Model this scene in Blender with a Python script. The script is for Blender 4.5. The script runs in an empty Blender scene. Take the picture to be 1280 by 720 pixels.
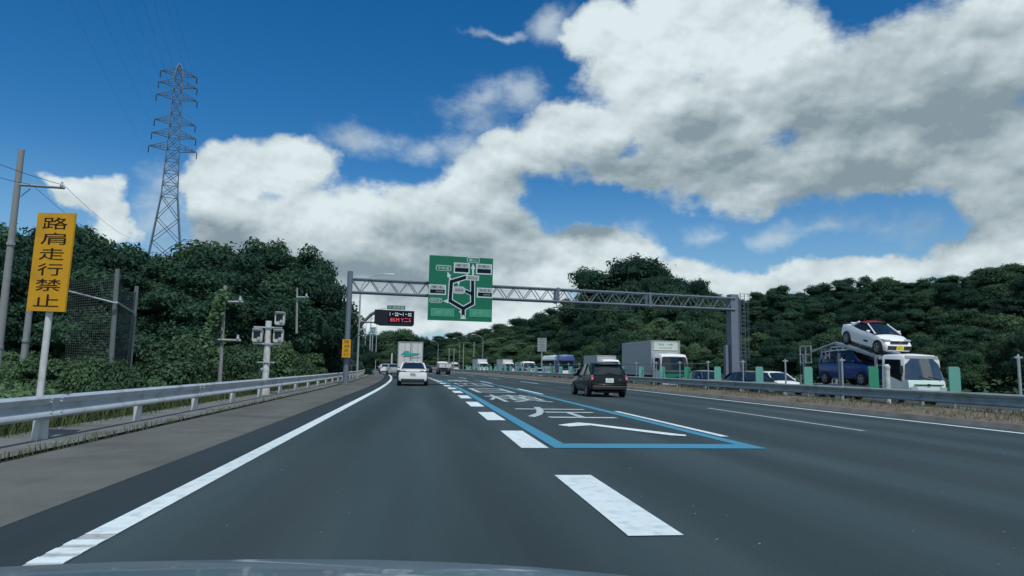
import bpy, bmesh, math, random
import numpy as np
from math import sin, cos, pi, radians as R, atan2, sqrt, hypot
from mathutils import Vector as V, Matrix
rng = random.Random(7)
nrng = np.random.default_rng(7)
S = bpy.context.scene
COL = S.collection

# ------------------------------------------------------------------ camera
FPX, CAMH, ROLL = 850.0, 1.2, 0.018           # focal length in px of the 1280 wide frame, eye height, image roll
VPX, VPY = 528.0, 458.0                        # where the straight road vanishes
_yd = V(((VPX-640)/FPX, -(VPY-360)/FPX, 1)).normalized()          # road axis in camera axes (right, up, forward)
_h = V((1, -ROLL, 0)); _zd = (_h - _yd*_h.dot(_yd)).normalized()   # a horizontal direction
_up = _zd.cross(_yd) if _zd.cross(_yd).y > 0 else _yd.cross(_zd)
_up.normalize(); _xd = _zd
def ray(px, py):
    c = V(((px-640)/FPX, -(py-360)/FPX, 1))
    return V((c.dot(_xd), c.dot(_yd), c.dot(_up)))
def gp(px, py, z=0.0):                         # point of the level z seen at a pixel
    d = ray(px, py); t = (z-CAMH)/d.z
    return V((d.x*t, d.y*t, z))
def dp(px, py, dist):                          # point at a camera depth
    d = ray(px, py)*dist; d.z += CAMH; return d
cd = bpy.data.cameras.new('camera'); cam = bpy.data.objects.new('camera', cd); COL.objects.link(cam)
cd.sensor_width = 36; cd.lens = 36*FPX/1280; cd.clip_start = 0.05; cd.clip_end = 6000
xc = V((_xd.x, _yd.x, _up.x)); yc = V((_xd.y, _yd.y, _up.y)); zc = V((_xd.z, _yd.z, _up.z))
cam.matrix_world = Matrix(((xc.x, yc.x, -zc.x, 0), (xc.y, yc.y, -zc.y, 0), (xc.z, yc.z, -zc.z, CAMH), (0, 0, 0, 1)))
S.camera = cam
S.view_settings.view_transform = 'Standard'; S.view_settings.look = 'None'
S.view_settings.exposure = 0.0; S.view_settings.gamma = 1.0
S.render.engine = 'CYCLES'; S.cycles.max_bounces = 6; S.cycles.transparent_max_bounces = 12
S.cycles.use_denoising = True

# ------------------------------------------------------------------ world: sky texture and clouds, sun
SUN_EL, SUN_AZ = R(60), R(165)                 # azimuth clockwise from the road direction: behind and right
SKYK = 0.08
w = bpy.data.worlds.new('World'); S.world = w; w.use_nodes = True
nt = w.node_tree; N = nt.nodes; L = nt.links
for n in list(N): N.remove(n)
def nd(t, **k):
    n = N.new(t)
    for a, b in k.items(): setattr(n, a, b)
    return n
def mth(op, a, b=None, c=None, clamp=False):
    n = nd('ShaderNodeMath', operation=op, use_clamp=clamp)
    for i, x in enumerate((a, b, c)):
        if x is None: continue
        if isinstance(x, (int, float)): n.inputs[i].default_value = x
        else: L.new(x, n.inputs[i])
    return n.outputs[0]
def vm(op, a, b=None, c=None):
    n = nd('ShaderNodeVectorMath', operation=op)
    for i, x in enumerate((a, b, c)):
        if x is None: continue
        if isinstance(x, (tuple, list)): n.inputs[i].default_value = x
        else: L.new(x, n.inputs[i])
    return n
def smooth(x, a, b, lo=0., hi=1.):
    n = nd('ShaderNodeMapRange', interpolation_type='SMOOTHSTEP')
    L.new(x, n.inputs[0])
    for i, q in enumerate((a, b, lo, hi)): n.inputs[i+1].default_value = q
    return n.outputs[0]
def mixc(f, a, b):
    n = nd('ShaderNodeMix', data_type='RGBA')
    if isinstance(f, (int, float)): n.inputs[0].default_value = f
    else: L.new(f, n.inputs[0])
    for i, x in ((6, a), (7, b)):
        if isinstance(x, tuple): n.inputs[i].default_value = x
        else: L.new(x, n.inputs[i])
    return n.outputs[2]
sky = nd('ShaderNodeTexSky', sky_type='NISHITA', sun_disc=False, sun_elevation=SUN_EL, sun_rotation=SUN_AZ)
sky.air_density = 1.0; sky.dust_density = 0.6; sky.ozone_density = 4.0; sky.altitude = 200
dirn = nd('ShaderNodeTexCoord').outputs['Generated']
sep = nd('ShaderNodeSeparateXYZ'); L.new(dirn, sep.inputs[0])
az = mth('ARCTAN2', sep.outputs[0], sep.outputs[1]); el = mth('ARCSINE', sep.outputs[2])
cmb = nd('ShaderNodeCombineXYZ'); L.new(az, cmb.inputs[0]); L.new(el, cmb.inputs[1])
def noise(vec, scale, detail, rough, color=False):
    n = nd('ShaderNodeTexNoise'); L.new(vec, n.inputs['Vector'])
    n.inputs['Scale'].default_value = scale; n.inputs['Detail'].default_value = detail; n.inputs['Roughness'].default_value = rough
    return n.outputs['Color' if color else 'Fac']
warp = noise(dirn, 7.0, 5, .55, True)
P = vm('ADD', cmb.outputs[0], vm('MULTIPLY', vm('SUBTRACT', warp, (.5, .5, .5)).outputs[0], (.17, .12, 0)).outputs[0]).outputs[0]
def angles(px, py):
    d = ray(px, py).normalized(); return atan2(d.x, d.y), math.asin(d.z)
def blob_field(blobs, k=.25):
    acc = None
    for (px, py, rx, ry) in blobs:
        a, e = angles(px, py); a2, e2 = angles(px+rx, py); a3, e3 = angles(px, py-ry)
        ra = abs(a2-a); re = abs(e3-e)
        l = vm('LENGTH', vm('MULTIPLY_ADD', P, (1/ra, 1/re, 0), (-a/ra, -e/re, 0)).outputs[0]).outputs['Value']
        acc = l if acc is None else mth('SMOOTH_MIN', acc, l, k)
    return acc
CLOUDS = [(115, 228, 58, 30), (140, 262, 34, 40), (90, 222, 40, 16),
    (285, 220, 60, 46), (250, 250, 40, 60), (355, 215, 70, 42), (300, 285, 90, 56), (400, 285, 100, 62),
    (470, 300, 90, 70), (470, 350, 90, 60), (545, 290, 90, 70), (590, 250, 80, 60), (620, 330, 90, 70), (680, 345, 80, 44), 
    (655, 195, 80, 46), (720, 175, 84, 50), (755, 45, 60, 44), (800, 90, 90, 90), (870, 30, 120, 80), (880, 150, 150, 100), (960, 90, 130, 130),
    (820, 215, 130, 34), (950, 220, 160, 48), (1080, 140, 170, 110), (1100, 215, 170, 36), (1200, 80, 160, 130), (1260, 250, 90, 60), (1240, 180, 160, 80),
    (760, 322, 80, 40), (850, 345, 70, 30), (930, 362, 80, 26), (1010, 358, 80, 26), (1100, 345, 80, 24), (1180, 330, 70, 30), (1250, 315, 70, 40),
    (520, 395, 120, 22), (640, 395, 140, 40), ]
WISPS = [(600, 150, 60, 46), (612, 112, 40, 26), (430, 186, 40, 24), (1135, 290, 54, 34), (560, 190, 40, 40), (650, 120, 40, 40), (980, 300, 50, 20), (620, 38, 34, 10), (1030, 290, 70, 22), (890, 288, 60, 22), (790, 292, 50, 22), (1110, 285, 60, 30), (590, 130, 60, 50), (510, 195, 30, 22), (200, 260, 40, 60), (690, 20, 40, 40), (450, 180, 60, 34)]
GREYS = [(480, 306, 60, 20), (570, 312, 110, 26), (400, 325, 110, 30), (650, 303, 50, 26), (300, 300, 90, 24), (780, 212, 90, 26), (900, 216, 140, 34), (1080, 226, 170, 46), (1230, 232, 150, 62), (1060, 150, 150, 60), (740, 300, 50, 14), (520, 350, 90, 26), (1200, 120, 150, 90), (860, 165, 60, 30), (690, 240, 70, 20), (1180, 292, 80, 20)]
F = blob_field(CLOUDS)
# elsewhere in the sky: the same kind of broken cumulus from a low-frequency noise
front = smooth(vm('DOT_PRODUCT', dirn, tuple(ray(640, 330).normalized())).outputs['Value'], .50, .76)
open_n = noise(dirn, 2.6, 2, .5)
F2 = mth('ADD', smooth(open_n, .40, .60, 1.7, .3), mth('MULTIPLY', front, 2.0))
F = mth('SMOOTH_MIN', F, F2, .2)
dz = vm('MULTIPLY', dirn, (1, 1, 1.5)).outputs[0]
fb = noise(dz, 9.0, 10, .63)
# the same noise a little way towards the sun: lit tops, shaded undersides
sd = V((sin(SUN_AZ)*cos(SUN_EL), cos(SUN_AZ)*cos(SUN_EL), sin(SUN_EL)))
off = V((-.010, -.004, .030))
fb2 = noise(vm('ADD', dz, tuple(off)).outputs[0], 7.0, 4, .5)
fb3 = noise(dz, 7.0, 4, .5)
dens = mth('ADD', mth('MULTIPLY', mth('SUBTRACT', 1.0, F), 1.7), mth('MULTIPLY', mth('SUBTRACT', fb, .5), 1.9))
wispd = mth('ADD', mth('SUBTRACT', 1.0, blob_field(WISPS)), mth('MULTIPLY', mth('SUBTRACT', fb, .5), 3.0))
mask = mth('MAXIMUM', smooth(dens, -.05, .52), smooth(wispd, .0, 1.3, 0., .6))
G = blob_field(GREYS, .4)
grey = smooth(mth('ADD', G, mth('MULTIPLY', mth('SUBTRACT', fb3, .5), .3)), 1.9, .05)
fh = noise(dz, 26.0, 5, .6); fh2 = noise(vm('ADD', dz, (-.004, -.001, .011)).outputs[0], 26.0, 5, .6)
relief = mth('ADD', mth('MULTIPLY', mth('SUBTRACT', fb3, fb2), 1.7), mth('MULTIPLY', mth('SUBTRACT', fh, fh2), .5))
thin = smooth(dens, .2, .9)
lum = mth('SUBTRACT', mth('ADD', mth('ADD', .82, relief), mth('MULTIPLY', thin, .10)), mth('MULTIPLY', grey, .74))
lum = mth('MINIMUM', mth('MAXIMUM', lum, .12), 1.0)
ck = 1/SKYK
cloudc = mixc(lum, (.17*ck, .245*ck, .29*ck, 1), (.72*ck, .82*ck, .85*ck, 1))
# thin moist veil low over the horizon
veil = smooth(el, .30, .02, 0., .55)
hs = nd('ShaderNodeHueSaturation'); hs.inputs['Saturation'].default_value = 1.38; hs.inputs['Value'].default_value = 1.32; L.new(sky.outputs[0], hs.inputs['Color'])
base = mixc(veil, hs.outputs[0], (.30*ck, .52*ck, .68*ck, 1))
final = mixc(mask, base, cloudc)
bg = nd('ShaderNodeBackground'); bg.inputs[1].default_value = SKYK; L.new(final, bg.inputs[0])
out = nd('ShaderNodeOutputWorld'); L.new(bg.outputs[0], out.inputs[0])

sl = bpy.data.lights.new('sun', 'SUN'); sl.energy = 3.0; sl.angle = R(.6); sl.color = (1, .98, .94)
so = bpy.data.objects.new('sun', sl); COL.objects.link(so)
so.rotation_euler = sd.to_track_quat('Z', 'Y').to_euler()

# ------------------------------------------------------------------ materials
MATS = {}
def mat(name, col, rough=.6, metal=0., spec=.5, coat=0., var=0., vscale=3., bump=0., bscale=40., emit=None, island=0., stretch=None, trans=0., alpha=1., dirt=None):
    if name in MATS: return MATS[name]
    m = bpy.data.materials.new(name); m.use_nodes = True; MATS[name] = m
    t = m.node_tree; b = t.nodes['Principled BSDF']
    b.inputs['Base Color'].default_value = (*col, 1); b.inputs['Roughness'].default_value = rough
    b.inputs['Metallic'].default_value = metal; b.inputs['Specular IOR Level'].default_value = spec
    b.inputs['Coat Weight'].default_value = coat; b.inputs['Coat Roughness'].default_value = .05
    b.inputs['Transmission Weight'].default_value = trans; b.inputs['Alpha'].default_value = alpha
    if emit: b.inputs['Emission Color'].default_value = (*emit[:3], 1); b.inputs['Emission Strength'].default_value = emit[3]
    if var or bump or island or dirt:
        tc = t.nodes.new('ShaderNodeTexCoord'); vec = tc.outputs['Object']
        if stretch:
            mp = t.nodes.new('ShaderNodeMapping'); mp.inputs['Scale'].default_value = stretch; t.links.new(vec, mp.inputs[0]); vec = mp.outputs[0]
        cur = None
        def scaled(fac, lo, hi, prev):
            mr = t.nodes.new('ShaderNodeMapRange'); mr.inputs[3].default_value = lo; mr.inputs[4].default_value = hi; t.links.new(fac, mr.inputs[0])
            vmn = t.nodes.new('ShaderNodeVectorMath'); vmn.operation = 'SCALE'
            if prev is None: vmn.inputs[0].default_value = col
            else: t.links.new(prev, vmn.inputs[0])
            t.links.new(mr.outputs[0], vmn.inputs['Scale']); return vmn.outputs[0]
        if var:
            nz = t.nodes.new('ShaderNodeTexNoise'); nz.inputs['Scale'].default_value = vscale; nz.inputs['Detail'].default_value = 6; nz.inputs['Roughness'].default_value = .6
            t.links.new(vec, nz.inputs['Vector']); cur = scaled(nz.outputs['Fac'], 1-var*1.6, 1+var*1.6, cur)
        if island:
            g = t.nodes.new('ShaderNodeNewGeometry'); cur = scaled(g.outputs['Random Per Island'], 1-island, 1+island, cur)
        if dirt:
            nz = t.nodes.new('ShaderNodeTexNoise'); nz.inputs['Scale'].default_value = dirt[3]; nz.inputs['Detail'].default_value = 8
            t.links.new(vec, nz.inputs['Vector'])
            mr = t.nodes.new('ShaderNodeMapRange'); mr.inputs[1].default_value = .5; mr.inputs[2].default_value = .72; t.links.new(nz.outputs['Fac'], mr.inputs[0])
            mx = t.nodes.new('ShaderNodeMix'); mx.data_type = 'RGBA'; t.links.new(mr.outputs[0], mx.inputs[0])
            if cur is None: mx.inputs[6].default_value = (*col, 1)
            else: t.links.new(cur, mx.inputs[6])
            mx.inputs[7].default_value = (*dirt[:3], 1); cur = mx.outputs[2]
        if cur is not None: t.links.new(cur, b.inputs['Base Color'])
        if bump:
            nz = t.nodes.new('ShaderNodeTexNoise'); nz.inputs['Scale'].default_value = bscale; nz.inputs['Detail'].default_value = 4
            t.links.new(tc.outputs['Object'], nz.inputs['Vector'])
            bp = t.nodes.new('ShaderNodeBump'); bp.inputs['Strength'].default_value = bump; bp.inputs['Distance'].default_value = .02
            t.links.new(nz.outputs['Fac'], bp.inputs['Height']); t.links.new(bp.outputs[0], b.inputs['Normal'])
    return m
def leafmat(name, col, island=.32):
    if name in MATS: return MATS[name]
    m = mat(name, col, rough=.8, spec=.10, island=island, var=.3, vscale=.55)
    t = m.node_tree; b = t.nodes['Principled BSDF']; o = t.nodes['Material Output']
    tr = t.nodes.new('ShaderNodeBsdfTranslucent'); src = b.inputs['Base Color'].links[0].from_socket
    t.links.new(src, tr.inputs['Color'])
    mx = t.nodes.new('ShaderNodeMixShader'); mx.inputs[0].default_value = .30
    t.links.new(b.outputs[0], mx.inputs[1]); t.links.new(tr.outputs[0], mx.inputs[2]); t.links.new(mx.outputs[0], o.inputs[0])
    # each tree slightly different
    return m
asphalt = mat('asphalt', (.028, .050, .057), rough=.85, spec=.3, var=.22, vscale=.9, bump=.6, bscale=60, stretch=(1, .10, 1), dirt=(.040, .060, .064, .8))
def wear(m, grain=.8, track=.26):
    t = m.node_tree; b = t.nodes['Principled BSDF']; src = b.inputs['Base Color'].links[0].from_socket
    tc = t.nodes.new('ShaderNodeTexCoord'); sp_ = t.nodes.new('ShaderNodeSeparateXYZ'); t.links.new(tc.outputs['Object'], sp_.inputs[0])
    def M(op, a, b_=None):
        n = t.nodes.new('ShaderNodeMath'); n.operation = op
        for i, x in enumerate((a, b_)):
            if x is None: continue
            if isinstance(x, (int, float)): n.inputs[i].default_value = x
            else: t.links.new(x, n.inputs[i])
        return n.outputs[0]
    def NZ(scale, st, det=4, ro=.6):
        mp = t.nodes.new('ShaderNodeMapping'); mp.inputs['Scale'].default_value = st; t.links.new(tc.outputs['Object'], mp.inputs[0])
        n = t.nodes.new('ShaderNodeTexNoise'); n.inputs['Scale'].default_value = scale; n.inputs['Detail'].default_value = det; n.inputs['Roughness'].default_value = ro; t.links.new(mp.outputs[0], n.inputs['Vector']); return n.outputs['Fac']
    c_ = M('COSINE', M('MULTIPLY', M('SUBTRACT', M('ADD', sp_.outputs[0], M('MULTIPLY', NZ(.25, (1, .1, 1), 2), .6)), 1.05), 2*pi/1.9))
    f = M('ADD', 1.0, M('MULTIPLY', c_, -track*.6))
    f = M('MULTIPLY', f, M('ADD', 1-grain*.5, M('MULTIPLY', NZ(75, (1, 1, 1), 3, .8), grain)))
    f = M('MULTIPLY', f, M('ADD', .66, M('MULTIPLY', NZ(1.3, (1, .05, 1), 5), .68)))
    f = M('MULTIPLY', f, M('ADD', .86, M('MULTIPLY', NZ(.22, (1, .35, 1), 3), .28)))
    v = t.nodes.new('ShaderNodeVectorMath'); v.operation = 'SCALE'; t.links.new(src, v.inputs[0]); t.links.new(f, v.inputs['Scale']); t.links.new(v.outputs[0], b.inputs['Base Color'])
wear(asphalt)
asphalt_dark = mat('asphalt_dark', (.020, .034, .041), rough=.85, spec=.3, var=.12, vscale=.8, bump=.5, bscale=70, stretch=(1, .2, 1))
wear(asphalt_dark, .5, 0.)
asphalt_old = mat('asphalt_old', (.055, .068, .074), rough=.9, spec=.25, var=.15, vscale=.6, bump=.4, bscale=60, stretch=(1, .2, 1))
concrete = mat('concrete', (.104, .112, .106), rough=.9, spec=.2, var=.16, vscale=.9, bump=.4, bscale=50, dirt=(.070, .075, .068, .7))
wear(concrete, .5, 0.)
concrete_l = mat('concrete_kerb', (.145, .155, .152), rough=.9, spec=.2, var=.2, vscale=1.4, bump=.5, bscale=50, dirt=(.09, .098, .085, 1.1))
concrete_pole = mat('concrete_pole', (.27, .29, .29), rough=.85, var=.12, vscale=3)
white_paint = mat('road_white', (.60, .70, .72), rough=.7, var=.06, vscale=5, bump=.3, bscale=90, dirt=(.44, .52, .54, 7.))
wear(white_paint, .25, 0.)
worn_paint = mat('road_white_worn', (.36, .39, .40), rough=.8, var=.2, vscale=6, dirt=(.15, .16, .17, 8.))
text_paint = mat('road_text', (.38, .46, .49), rough=.75, var=.2, vscale=5, dirt=(.20, .25, .27, 6.))
blue_paint = mat('road_blue', (.038, .21, .33), rough=.75, var=.12, vscale=4, bump=.3, bscale=90)
dirt_m = mat('dry_earth', (.155, .135, .115), rough=.95, spec=.1, var=.25, vscale=1.5, bump=.8, bscale=14, dirt=(.10, .105, .06, 1.2))
grass_soil = mat('grass_soil', (.05, .065, .03), rough=.95, spec=.1, var=.3, vscale=1.2, bump=.8, bscale=10)
galv = mat('galvanised_steel', (.42, .47, .50), rough=.38, metal=.55, var=.10, vscale=4)
rail_paint = mat('rail_steel', (.52, .58, .62), rough=.35, metal=.35, var=.07, vscale=2.5, dirt=(.36, .38, .38, 2.2))
rail_green = mat('rail_green_grey', (.26, .33, .35), rough=.45, metal=.3, var=.10, vscale=2.5, dirt=(.18, .21, .2, 2.))
post_white = mat('post_paint', (.52, .55, .55), rough=.55, var=.1, vscale=5, dirt=(.32, .31, .28, 4.))
gantry_m = mat('gantry_grey', (.135, .17, .21), rough=.5, metal=.2, var=.08, vscale=1.5)
gantry_d = mat('gantry_column_grey', (.15, .18, .235), rough=.6, metal=.1, var=.1, vscale=1.5)
pylon_m = mat('pylon_steel', (.10, .14, .18), rough=.6, metal=.2)
wire_m = mat('wire_black', (.03, .035, .04), rough=.6)
yellow_m = mat('sign_yellow', (.58, .30, .012), rough=.5, spec=.3, var=.06, dirt=(.45, .24, .02, 2.5))
black_m = mat('sign_black', (.02, .016, .016), rough=.8, spec=.1)
sign_green = mat('sign_green', (.004, .135, .075), rough=.5, spec=.3, var=.05)
sign_lgreen = mat('sign_light_green', (.10, .36, .25), rough=.5)
sign_white = mat('sign_white', (.48, .60, .58), rough=.5)
sign_grey = mat('sign_grey', (.36, .40, .42), rough=.5)
navy_m = mat('sign_navy', (.006, .011, .024), rough=.8, spec=.08)
led_w = mat('led_white', (.5, .5, .5), emit=(.80, .85, .82, .6))
led_r = mat('led_red', (.5, .05, .05), emit=(.95, .10, .13, .6))
vms_m = mat('vms_case', (.014, .021, .03), rough=.7, spec=.15)
mint_m = mat('board_mint', (.11, .32, .27), rough=.55, var=.08)
dgreen_m = mat('board_green', (.03, .24, .14), rough=.55, var=.08)
pwhite = mat('paint_white', (.78, .80, .80), rough=.3, coat=.6, var=.02)
pblack = mat('paint_black', (.004, .008, .011), rough=.3, spec=.3, coat=.15)
pdark = mat('paint_dark_green', (.016, .03, .03), rough=.3, coat=.3)
pblue = mat('paint_blue', (.008, .035, .19), rough=.3, coat=.7)
psilver = mat('paint_silver', (.40, .43, .45), rough=.32, metal=.4, coat=.6)
pred = mat('fabric_red', (.13, .010, .022), rough=.8)
pmint = mat('paint_pale_mint', (.55, .70, .66), rough=.35, coat=.4)
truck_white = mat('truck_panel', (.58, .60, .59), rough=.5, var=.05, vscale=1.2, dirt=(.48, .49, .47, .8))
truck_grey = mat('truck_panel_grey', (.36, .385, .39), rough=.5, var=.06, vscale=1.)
cabgreen = mat('paint_green', (.01, .17, .105), rough=.35, coat=.5)
glass = mat('car_glass', (.010, .018, .023), rough=.06, spec=.5)
tyre_m = mat('tyre', (.012, .012, .013), rough=.85)
rim_m = mat('rim_alloy', (.42, .44, .46), rough=.35, metal=.7)
chassis_m = mat('chassis_black', (.014, .015, .017), rough=.7)
plast = mat('plastic_black', (.018, .02, .022), rough=.55)
tail_m = mat('tail_red', (.16, .012, .025), rough=.2, coat=.8)
tail_lit = mat('tail_lit', (.6, .12, .2), rough=.2, emit=(1., .22, .35, .22))
head_m = mat('headlamp_glass', (.55, .60, .64), rough=.1, metal=.3, coat=.8)
plate_w = mat('plate_white', (.72, .76, .74), rough=.5)
plate_y = mat('plate_yellow', (.75, .60, .04), rough=.5)
teal_m = mat('decal_teal', (.02, .36, .31), rough=.5)
chrome = mat('chrome', (.6, .63, .65), rough=.15, metal=1.)
bonnet_m = mat('bonnet_paint', (.10, .16, .21), rough=.35, metal=.2, coat=.6)
bark = mat('bark', (.06, .05, .042), rough=.9, var=.3, vscale=4, bump=.8, bscale=12)
LEAF = [leafmat('leaf_dark', (.026, .064, .043)), leafmat('leaf_mid', (.044, .099, .060)), leafmat('leaf_olive', (.058, .112, .060)), leafmat('leaf_light', (.088, .158, .080))]
core_m = mat('leaf_core_shade', (.020, .048, .032), rough=.9, spec=.05)  # opaque crown filling; shade between the leaves is painted in as a darker green
grass_m = leafmat('grass_blade', (.075, .105, .045), .5)
dry_m = leafmat('dry_grass_blade', (.19, .165, .105), .5)

# ------------------------------------------------------------------ mesh helpers
class MB:
    def __init__(s): s.v = []; s.f = []; s.m = []
    def add(s, vs, fs, mi=0):
        b = len(s.v); s.v += [tuple(p) for p in vs]; s.f += [tuple(b+i for i in f) for f in fs]; s.m += [mi]*len(fs); return s
    def box(s, c, d, rz=0., mi=0, rx=0., ry=0.):
        mt = Matrix.Rotation(rz, 3, 'Z') @ Matrix.Rotation(ry, 3, 'Y') @ Matrix.Rotation(rx, 3, 'X'); c = V(c)
        vs = [c + mt @ V((x*d[0]/2, y*d[1]/2, z*d[2]/2)) for x in (-1, 1) for y in (-1, 1) for z in (-1, 1)]
        return s.add(vs, [(0, 1, 3, 2), (4, 6, 7, 5), (0, 4, 5, 1), (2, 3, 7, 6), (0, 2, 6, 4), (1, 5, 7, 3)], mi)
    def bar(s, p, q, r, n=6, r2=None, mi=0):
        p = V(p); q = V(q); a = (q-p)
        if a.length < 1e-6: return s
        a.normalize(); u = a.orthogonal().normalized(); wv = a.cross(u); r2 = r if r2 is None else r2
        vs = []
        for c, rr in ((p, r), (q, r2)):
            vs += [c + (u*cos(2*pi*i/n+pi/n)+wv*sin(2*pi*i/n+pi/n))*rr for i in range(n)]
        fs = [(i, (i+1) % n, n+(i+1) % n, n+i) for i in range(n)] + [tuple(range(n-1, -1, -1)), tuple(range(n, 2*n))]
        return s.add(vs, fs, mi)
    def tube(s, pts, r, n=6, mi=0):
        for a, b in zip(pts, pts[1:]): s.bar(a, b, r, n, mi=mi)
        return s
    def loft(s, rings, cap=True, close=True, mi=0):
        n = len(rings[0]); vs = [p for rg in rings for p in rg]; fs = []
        for i in range(len(rings)-1):
            for j in range(n if close else n-1):
                a = i*n+j; b = i*n+(j+1) % n; fs.append((a, b, b+n, a+n))
        if cap and close: fs += [tuple(range(n-1, -1, -1)), tuple(range((len(rings)-1)*n, len(rings)*n))]
        return s.add(vs, fs, mi)
    def lathe(s, c, axis, prof, n=20, mi=0):          # prof: (along, radius)
        c = V(c); a = V(axis).normalized(); u = a.orthogonal().normalized(); wv = a.cross(u)
        return s.loft([[c+a*h+(u*cos(2*pi*i/n)+wv*sin(2*pi*i/n))*r for i in range(n)] for h, r in prof], mi=mi)
    def prism(s, poly, o, u, v, d, mi=0):             # polygon in axes u,v at o, pushed along d
        o = V(o); u = V(u); v = V(v); d = V(d); n = len(poly)
        a = [o+u*x+v*y for x, y in poly]; vs = a + [p+d for p in a]
        return s.add(vs, [tuple(range(n)), tuple(range(2*n-1, n-1, -1))] + [(i, i+n, (i+1) % n+n, (i+1) % n) for i in range(n)], mi)
    def sheet(s, rows, mi=0):
        n = len(rows[0]); return s.add([p for r_ in rows for p in r_], [(i*n+j, i*n+j+1, (i+1)*n+j+1, (i+1)*n+j) for i in range(len(rows)-1) for j in range(n-1)], mi)
    def mesh(s, name, mats, sharp=35):
        me = bpy.data.meshes.new(name); me.from_pydata(s.v, [], s.f)
        for m in (mats if isinstance(mats, (list, tuple)) else [mats]): me.materials.append(m)
        if any(s.m): me.polygons.foreach_set('material_index', s.m)
        bm = bmesh.new(); bm.from_mesh(me); bmesh.ops.recalc_face_normals(bm, faces=bm.faces); bm.to_mesh(me); bm.free()
        if sharp:
            me.polygons.foreach_set('use_smooth', [True]*len(me.polygons)); me.set_sharp_from_angle(angle=R(sharp))
        me.update(); return me
    def build(s, name, mats, parent=None, sharp=35, **props):
        return link(name, s.mesh(name, mats, sharp), parent, **props)
def link(name, me, parent=None, **props):
    o = bpy.data.objects.new(name, me); COL.objects.link(o)
    if parent is not None: o.parent = parent
    for k, v in props.items(): o[k] = v
    return o
def thing(name, label, cat, loc=(0, 0, 0), rz=0., group=None):
    o = bpy.data.objects.new(name, None); COL.objects.link(o); o.location = loc; o.rotation_euler = (0, 0, rz)
    o.empty_display_size = .2; return tag(o, label, cat, group)
def tag(o, label, cat, group=None):
    o['label'] = label; o['category'] = cat
    if group: o['group'] = group
    return o
def struct(mb, name, m, sharp=0): return mb.build(name, m, None, sharp, kind='structure')
def dup(root, loc, rz=None, label=None, sc=None, group=None):
    r_ = root.copy(); COL.objects.link(r_); r_.location = loc
    if rz is not None: r_.rotation_euler = (0, 0, rz)
    if sc is not None: r_.scale = sc if isinstance(sc, tuple) else (sc,)*3
    if label: r_['label'] = label
    if group: r_['group'] = group
    for ch in root.children:
        c = ch.copy(); COL.objects.link(c); c.parent = r_
        for g in ch.children:
            d = g.copy(); COL.objects.link(d); d.parent = c
    return r_
TXT = {}
def text_mesh(body, size, m, depth=0., fit=None, thin=0.):
    cu = bpy.data.curves.new('lettering', 'FONT'); cu.body = body; cu.size = size; cu.align_x = 'CENTER'; cu.align_y = 'CENTER'; cu.extrude = depth; cu.resolution_u = 2; cu.offset = thin
    cu.space_line = .95
    o = bpy.data.objects.new('lettering', cu); COL.objects.link(o)
    dg = bpy.context.evaluated_depsgraph_get(); me = bpy.data.meshes.new_from_object(o.evaluated_get(dg))
    bpy.data.objects.remove(o); bpy.data.curves.remove(cu)
    me.materials.clear(); me.materials.append(m)
    n = len(me.vertices); a = np.empty(n*3); me.vertices.foreach_get('co', a); a = a.reshape(-1, 3)
    lo, hi = a.min(0), a.max(0); a[:, :2] -= (lo[:2]+hi[:2])/2
    if fit: a[:, 0] *= fit[0]/max(hi[0]-lo[0], 1e-6); a[:, 1] *= fit[1]/max(hi[1]-lo[1], 1e-6)
    me.vertices.foreach_set('co', a.ravel()); me.update(); return me
def lettering(body, m, parent, loc, fit, rx=pi/2, rz=0., name='lettering', depth=0.):
    o = link(name, text_mesh(body, 1., m, depth, fit), parent); o.location = loc; o.rotation_euler = (rx, 0, rz); return o

# ------------------------------------------------------------------ road geometry: straight, then bending left
Y0, RAD, YEND = 30., 900., 330.
def road(y, o, z=0.):
    if y <= Y0: return V((o, y, z))
    s_ = min(y, YEND)-Y0; a = s_/RAD
    c = V((-RAD*(1-cos(a)), Y0+RAD*sin(a), 0))
    if y > YEND: c += V((-sin(a), cos(a), 0))*(y-YEND)
    return c + V((cos(a), sin(a), 0))*o + V((0, 0, z))
def heading(y): return (min(max(y, Y0), YEND)-Y0)/RAD
def ribbon(o0, o1, z0, z1=None, y0=-14., y1=520., step=4., n=2):
    mb = MB(); z1 = z0 if z1 is None else z1; rows = []; y = y0
    while y < y1+.01:
        rows.append([road(y, o0+(o1-o0)*i/(n-1), z0+(z1-z0)*i/(n-1)) for i in range(n)]); y += step
    return mb.sheet(rows)
OZ = -.20                                                         # the other carriageway lies a little lower

# ground: one sheet, with the wooded slopes on both sides
def hill(o, y):                                                    # height of the land at offset o from the road centre
    if o < -6.3:
        d = -6.3-o; f = 1-max(0, min(1, (y-62)/25)); base = -.25*min(1, d/1.5)
        return base + f*(.0 + 5.5*max(0, min(1, (d-9)/22))**1.2) + 3.*max(0, min(1, (d-70)/120))
    if o > 29.5:
        d = o-29.5; return OZ + 9*max(0, min(1, d/30))**1.1 + 6*max(0, min(1, (d-25)/60))
    return -.28
mb = MB(); offs = [-900, -400, -200, -120, -80, -60, -45, -36, -30, -25, -20, -16, -13, -10, -8, -6.3, -6.2, 14, 16, 28, 29.5, 32, 35, 39, 44, 50, 58, 66, 76, 90, 120, 180, 300, 600]
rows = []
for y in [-60, -30, -14, 0, 10, 20, 30, 40, 50, 60, 70, 80, 95, 110, 130, 150, 175, 200, 230, 260, 300, 350, 420, 520, 800, 1500]:
    rows.append([road(y, o, hill(o, y)) for o in offs])
struct(mb.sheet(rows), 'ground', grass_soil, 60)
struct(ribbon(-2.95, 13.4, 0), 'road', asphalt)
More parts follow.
